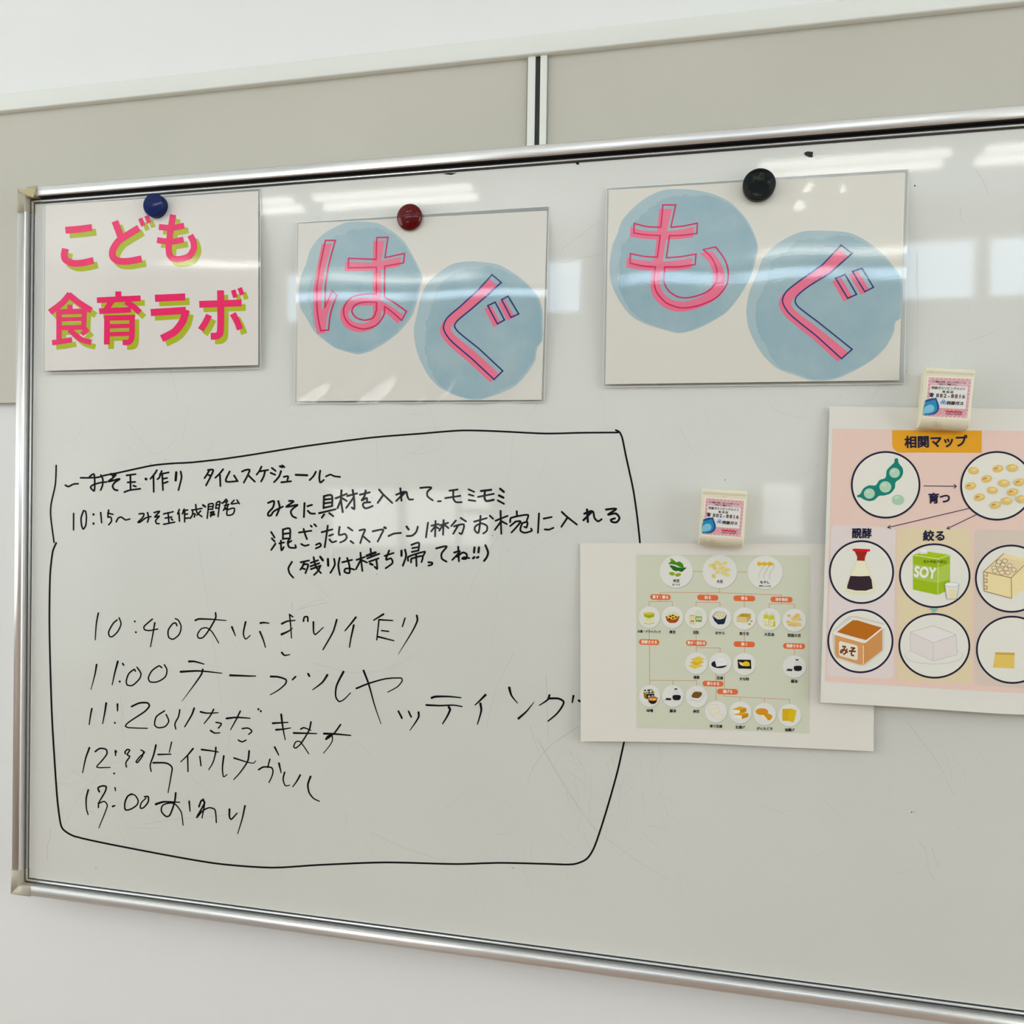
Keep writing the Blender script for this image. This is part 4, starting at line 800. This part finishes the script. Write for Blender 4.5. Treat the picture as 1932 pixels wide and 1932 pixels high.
def m_carton(d):
    G_, G2 = ink(150, 178, 10), ink(166, 190, 78)
    d.poly([(978, 248), (1120, 215), (1355, 250), (1355, 600), (1228, 655), (980, 600)], G_); d.poly([(980, 250), (1110, 218), (1352, 250), (1235, 288)], ink(160, 186, 24)); d.poly([(980, 340), (1232, 380), (1355, 335), (1355, 495), (1230, 535), (980, 488)], G2)
    d.line([(980, 250), (1235, 290), (1352, 252)], 7, ink(205, 216, 150), sm=False); d.line([(1235, 290), (1230, 652)], 6, ink(205, 216, 150), sm=False)
    d.rrect(1048, 195, 1128, 240, 12, ink(206, 206, 200)); d.ell(1088, 208, 38, 16, ink(222, 222, 216)); d.text('モトヤ丸アポロ', 1200, 320, 36, ink(40, 50, 20), .02, .01, cond=230)
    d.text('SOY', 1103, 425, 150, ink(226, 226, 214), .1, .05, cond=225)
    d.poly([(1302, 545), (1446, 545), (1420, 702), (1328, 702)], ink(214, 214, 205)); d.poly([(1340, 600), (1418, 600), (1408, 690), (1350, 692)], ink(220, 206, 160)); d.line([(1302, 550), (1325, 695), (1420, 698), (1446, 550)], 6, ink(160, 162, 166), sm=False)
    d.ell(1374, 550, 73, 25, ink(170, 172, 176)); d.ell(1374, 550, 67, 20, ink(222, 222, 216))
def m_tub(d):
    BR, B2 = ink(206, 150, 96), ink(176, 104, 34)
    d.poly([(160, 1020), (330, 870), (400, 865), (690, 940), (685, 1210), (660, 1240), (490, 1375), (440, 1375), (200, 1300), (180, 1260)], ink(202, 198, 188)); d.poly([(190, 1060), (668, 1000), (668, 1215), (480, 1360), (440, 1360), (205, 1285), (188, 1250)], BR)
    d.poly([(480, 1100), (668, 1000), (668, 1215), (480, 1360)], ink(198, 140, 84)); d.poly([(172, 1025), (370, 880), (690, 960), (688, 985), (500, 1140), (470, 1140), (175, 1055)], ink(218, 212, 200)); d.poly([(210, 1030), (300, 960), (370, 910), (420, 912), (560, 955), (665, 985), (600, 1040), (505, 1112), (420, 1090)], B2)
    d.line([(172, 1030), (205, 1055), (480, 1132), (500, 1130), (688, 975)], 14, ink(226, 220, 208), sm=False); d.line([(478, 1170), (478, 1350)], 9, ink(226, 205, 180)); d.rrect(230, 1118, 420, 1270, 22, ink(222, 214, 196), .26)
    d.text('みそ', 322, 1222, 105, ink(112, 58, 30), .17, .045, cond=160)
def m_tofu(d):
    d.ell(1192, 1270, 296, 88, ink(196, 195, 190)); d.ell(1192, 1268, 289, 82, ink(216, 214, 206)); d.poly([(950, 1030), (1185, 962), (1420, 1055), (1432, 1260), (1185, 1328), (952, 1225)], ink(190, 186, 182)); d.poly([(956, 1038), (1182, 1140), (1180, 1320), (958, 1222)], ink(212, 205, 200)); d.poly([(1188, 1140), (1414, 1065), (1424, 1256), (1188, 1320)], ink(214, 206, 200)); d.poly([(960, 1033), (1185, 970), (1412, 1058), (1185, 1134)], ink(218, 213, 208))
def m_box(d):
    LNc = ink(146, 116, 96)
    d.poly([(1695, 418), (1900, 235), (2160, 300), (2150, 560), (1980, 690), (1700, 615)], ink(226, 208, 158)); d.poly([(1740, 420), (1900, 280), (2110, 320), (1990, 460)], ink(218, 200, 160))
    for x, y in ((1800, 380), (1838, 350), (1810, 412), (1862, 400), (1890, 350), (1920, 390), (1880, 430), (1940, 430), (1960, 360), (2000, 400), (1850, 320), (1910, 310)): d.ell(x, y, 27, 24, LNc, n=16); d.ell(x, y, 22, 19, ink(222, 206, 168), n=16)
    for pts in ([(1695, 418), (1900, 235)], [(1695, 418), (1975, 480), (2160, 300)], [(1695, 418), (1700, 615), (1980, 690), (1975, 480)], [(1705, 460), (1732, 465), (1732, 425)], [(1703, 490), (1730, 495), (1730, 530), (1703, 525)], [(1703, 560), (1730, 565), (1730, 598), (1703, 592)]): d.line(pts, 6, LNc, sm=False)
def m_strip(d): d.poly([(1815, 1235), (2010, 1240), (2005, 1400), (1790, 1390)], ink(216, 186, 96)); d.poly([(1815, 1235), (2010, 1240), (2008, 1265), (1812, 1258)], ink(196, 160, 70))
ring(M1, 703, 1257, 352, 342, 'teal soybean pod', m_pod); ring(M1, 1830, 1267, 372, 352, 'scattered yellow soybeans', m_soy)
ring(M2, 458, 423, 330, 323, 'soy sauce bottle with red cap', m_sauce); ring(M2, 1200, 460, 362, 328, 'green soy milk carton with a glass', m_carton, .05)
ring(M2, 447, 1122, 335, 325, 'miso tub', m_tub); ring(M2, 1196, 1170, 364, 332, 'white tofu block on a plate', m_tofu, .05)
ring(M2, 1975, 490, 368, 345, 'wooden box of beans, cut by the frame', m_box, .05); ring(M2, 1985, 1210, 368, 345, 'yellow slab, cut by the frame', m_strip, .05)
lay('teal_arrowhead', Draw(M2).poly([(1152, 785), (1236, 792), (1192, 838)], ink(128, 176, 168)), M_paper, s5, .0007, fm)

# ------------------------------------------------------------------ magnets
def lathe(name, prof, m, cx, cz, y0, segs=64, mats=None, root=None, mi=None, label=None):
    """prof: (radius, height away from the board)"""
    bm = bmesh.new(); rings = []
    for r, h in prof:
        if r == 0: rings.append([bm.verts.new((cx, y0-h, cz))])
        else: rings.append([bm.verts.new((cx+r*math.cos(2*math.pi*i/segs), y0-h, cz+r*math.sin(2*math.pi*i/segs))) for i in range(segs)])
    for a, b in zip(rings, rings[1:]):
        for i in range(segs):
            j2 = (i+1) % segs
            q = [a[i % len(a)], a[j2 % len(a)], b[j2 % len(b)], b[i % len(b)]]
            u = []; [u.append(v) for v in q if v not in u]
            if len(u) > 2:
                f = bm.faces.new(u); f.smooth = True
    bmesh.ops.recalc_face_normals(bm, faces=bm.faces[:])
    me = bpy.data.meshes.new(name); bm.to_mesh(me); bm.free()
    o = new_obj(name, me, m); 
    if label: o['label'] = label
    if root: attach(o, root)
    return o
def rnd(r, h0, h1, e, n=5):  # rounded shoulder between the wall and the top face
    return [(r, h0)]+[(r-e+e*math.cos(a), h1-e+e*math.sin(a)) for a in [math.pi/2*i/n for i in range(n+1)]]
# blue: cap with a flat face and a narrower back
c1 = P(289.5, 386, .0105); rb = .0139
e = empty('round_magnet', (c1.x, -.0012, c1.z), label='round blue magnet at the top left poster', category='magnet')
lathe('magnet_cap', rnd(rb*1.02, .0012, .0105, .0016)+[(0, .0105)], M_blue, c1.x, c1.z, -.0012, root=e)
lathe('magnet_back', [(0, 0), (rb*.93, 0), (rb*.93, .0013), (0, .0013)], M_black, c1.x, c1.z, -.0011, root=e, label='dark back of the magnet')
c2 = P(771, 407.5, .008); 
e = empty('round_magnet', (c2.x, -.0012, c2.z), label='round domed glossy dark red magnet', category='magnet')
dome = [(.0136, .0008), (.0147, .002), (.0149, .0042)]+[(.0149*math.cos(a), .0042+.0062*math.sin(a)) for a in [math.pi/2*i/12 for i in range(1, 12)]]+[(0, .0104)]
lathe('magnet_cap', dome, M_red, c2.x, c2.z, -.0012, root=e)
lathe('magnet_back', [(0, 0), (.0132, 0), (.0132, .001), (0, .001)], M_black, c2.x, c2.z, -.0011, root=e, label='dark back of the magnet')
c3 = P(1432.5, 347, .010)
e = empty('round_magnet', (c3.x, -.0012, c3.z), label='round black magnet with recessed dusty face', category='magnet')
lathe('magnet_cap', [(.0150, 0), (.0160, .001), (.0164, .0075)]+[(.0154+.0010*math.cos(a), .0085+.0010*math.sin(a)) for a in (.2, .6, 1.0, 1.4)]+[(.0142, .0094), (.0132, .0086), (.0122, .0086)], M_black, c3.x, c3.z, -.0012, root=e)
lathe('magnet_face', [(.0124, .0086), (.0060, .0083), (.0030, .0086), (.0022, .0080), (0, .0080)], M_grime, c3.x, c3.z, -.0012, root=e, label='dusty recessed face')

# ------------------------------------------------------------------ cream clips with printed stickers
DP = .0205
def clip(q, T, stick, label, left_side):
    """q: front plate corners in the photograph TL,TR,BR,BL"""
    p = [P(x, y, DP) for x, y in q]
    cx = sum(v.x for v in p)/4; cz = sum(v.z for v in p)/4
    ux = ((p[1]-p[0])+(p[2]-p[3])).normalized(); uz = ((p[0]-p[3])+(p[1]-p[2])).normalized()
    uz = (uz-ux*uz.dot(ux)).normalized()
    wd = ((p[1]-p[0]).length+(p[2]-p[3]).length)/2; ht = ((p[0]-p[3]).length+(p[1]-p[2]).length)/2
    root = empty('magnetic_clip', (cx, 0, cz), label=label, category='clip')
    def ext(name, prof, hw, mt, bev=.0012):
        bm = bmesh.new(); R = []
        for s in (-1, 1): R.append([bm.verts.new(Vector((cx, 0, cz))+ux*(s*hw)+uz*z+Vector((0, -y, 0))) for z, y in prof])
        n = len(prof)
        for i in range(n): bm.faces.new((R[0][i], R[0][(i+1) % n], R[1][(i+1) % n], R[1][i]))
        bm.faces.new(R[0]); bm.faces.new(R[1][::-1]); bmesh.ops.recalc_face_normals(bm, faces=bm.faces[:])
        side = [e_ for e_ in bm.edges if sum(1 for f in e_.link_faces if len(f.verts) > 4) == 1]
        bmesh.ops.bevel(bm, geom=side, offset=bev, segments=3, affect='EDGES', profile=.5)
        me = bpy.data.meshes.new(name); bm.to_mesh(me); bm.free()
        for pl in me.polygons: pl.use_smooth = True
        o = new_obj(name, me, mt); attach(o, root); md = o.modifiers.new('n', 'WEIGHTED_NORMAL'); md.keep_sharp = True; return o
    h = ht/2
    # front plate: rounded nose on top, face, long curve back towards the board at the foot
    front = [(h*.80, .0135), (h*.97, .0150), (h*1.0, .0175), (h*.985, .0198), (h*.95, .0212), (h*.88, .0217), (h*.81, .0210), (h*.79, DP)]
    front += [(-h*.66, DP), (-h*.74, .0202), (-h*.83, .0192), (-h*.91, .0172), (-h*.97, .0145), (-h*1.0, .0110), (-h*.99, .0080), (-h*.9, .0070), (-h*.8, .0120)]
    ext('front_plate', front, wd/2, M_clip)
    back = [(h*.90, 0), (h*.90, .0100), (h*.86, .0132), (-h*.8, .0132), (-h*.93, .0060), (-h*.95, 0)]
    ext('back_body', back, wd/2*.93, M_clip, .0006)
    sf = lambda x, y: DP
    lay('sticker', stick(T), M_sticker, sf, .00015, root, label='printed sticker with pink dotted border and black lettering')
    return root
def sticker(c, tl, tr, br, bl, logo):
    """sticker drawn in its own unit square, mapped by its four corners in the enlarged view"""
    PK, PK2, WH = ink(208, 150, 156), ink(214, 172, 176), ink(216, 211, 206)
    def f(T):
        u = Draw((0, 0, 1))
        u.poly([(-.045, -.04), (1.045, -.04), (1.045, 1.04), (-.045, 1.04)], ink(222, 216, 196))
        u.poly([(0, 0), (1, 0), (1, 1), (0, 1)], PK)
        n = 10
        for i in range(n):
            for jx, jy in ((i/n+.05, .022), (i/n+.05, .978), (.022, i/n+.05), (.978, i/n+.05)):
                u.ell(jx, jy, .016, .014, ink(226, 206, 204), n=8)
        for i in range(7):
            for j_ in range(3): u.ell(.40+i*.09+(j_ % 2)*.045, .83+j_*.055, .013, .012, ink(226, 206, 204), n=8)
        u.poly([(.05, .06), (.95, .06), (.95, .20), (.05, .20)], PK2); u.poly([(.05, .20), (.94, .20), (.94, .775), (.05, .775)], WH)
        u.text('ガス機器の修理・住まいのお困りごとは', .48, .105, .052, BLK, 0, .03, cond=.80); u.text('下記までご連絡下さい。', .46, .165, .052, BLK, 0, .03, cond=.46)
        u.text('西部ガスリビングメイト', .485, .265, .075, BLK, 0, .035, cond=.80); u.text('有 田 店', .48, .355, .07, BLK, 0, .035, cond=.26)
        u.text('☎', .10, .447, .095, BLK, 0, .045)
        for q_, ch in enumerate('882-8816'): u.text(ch, .245+q_*.0885, .454, .135, BLK, 0, .022)
        u.poly([(-.03, .59), (.12, .525), (.13, .54), (.155, .52), (.175, .535), (.215, .505), (.26, .60), (.31, .72), (.315, .80), (.29, .87), (.24, .925), (.17, .955), (-.03, .975)], ink(14, 70, 128), False)
        u.poly([(-.03, .66), (.10, .60), (.20, .575), (.25, .70), (.265, .80), (.23, .87), (.16, .92), (-.03, .945)], ink(30, 130, 172), True); u.poly([(-.03, .78), (.08, .70), (.17, .72), (.20, .80), (.16, .88), (-.03, .92)], ink(120, 180, 200), True)
        for x, y in ((.40, .585), (.365, .635), (.435, .635)):
            u.ell(x, y, .036, .030, ink(24, 128, 190), n=20)
        for x, y in ((.40, .585), (.365, .635), (.435, .635)): u.ell(x, y, .017, .014, WH, n=14)
        u.text('西部ガス', .68, .635, .095, BLK, 0, .04, cond=.40)
        u.text('HelloKitty', .68, .845, .085, ink(206, 20, 52), 0, .035, cond=.40); u.text("©'76,'11 SANRIO", .68, .915, .045, ink(60, 40, 60), 0, .02, cond=.38)
        out = Draw((0, 0, 1))
        for V, Fc, col in u.items:
            W_ = []
            for x, y in V:
                a = [tl[k]+(tr[k]-tl[k])*x for k in (0, 1)]; b = [bl[k]+(br[k]-bl[k])*x for k in (0, 1)]
                W_.append((T[0]+(a[0]+(b[0]-a[0])*y)*T[2], T[1]+(a[1]+(b[1]-a[1])*y)*T[2]))
            out.raw(W_, Fc, col)
        return out
    return f
K1 = (1300, 900, 140/1803); K2 = (1710, 670, 150/1932)
clip([(1325.2, 920.2), (1411.4, 924.8), (1401.2, 1034), (1318.2, 1027.3)], K1, sticker(0, (415, 505), (1335, 575), (1262, 1450), (345, 1385), 0), 'cream magnetic clip with sticker holding the bean chart', False)
clip([(1747.3, 691.7), (1841.2, 695.6), (1828, 812.5), (1735, 806)], K2, sticker(0, (548, 532), (1582, 572), (1478, 1525), (455, 1478), 0), 'cream magnetic clip with sticker holding the pink relation map', True)
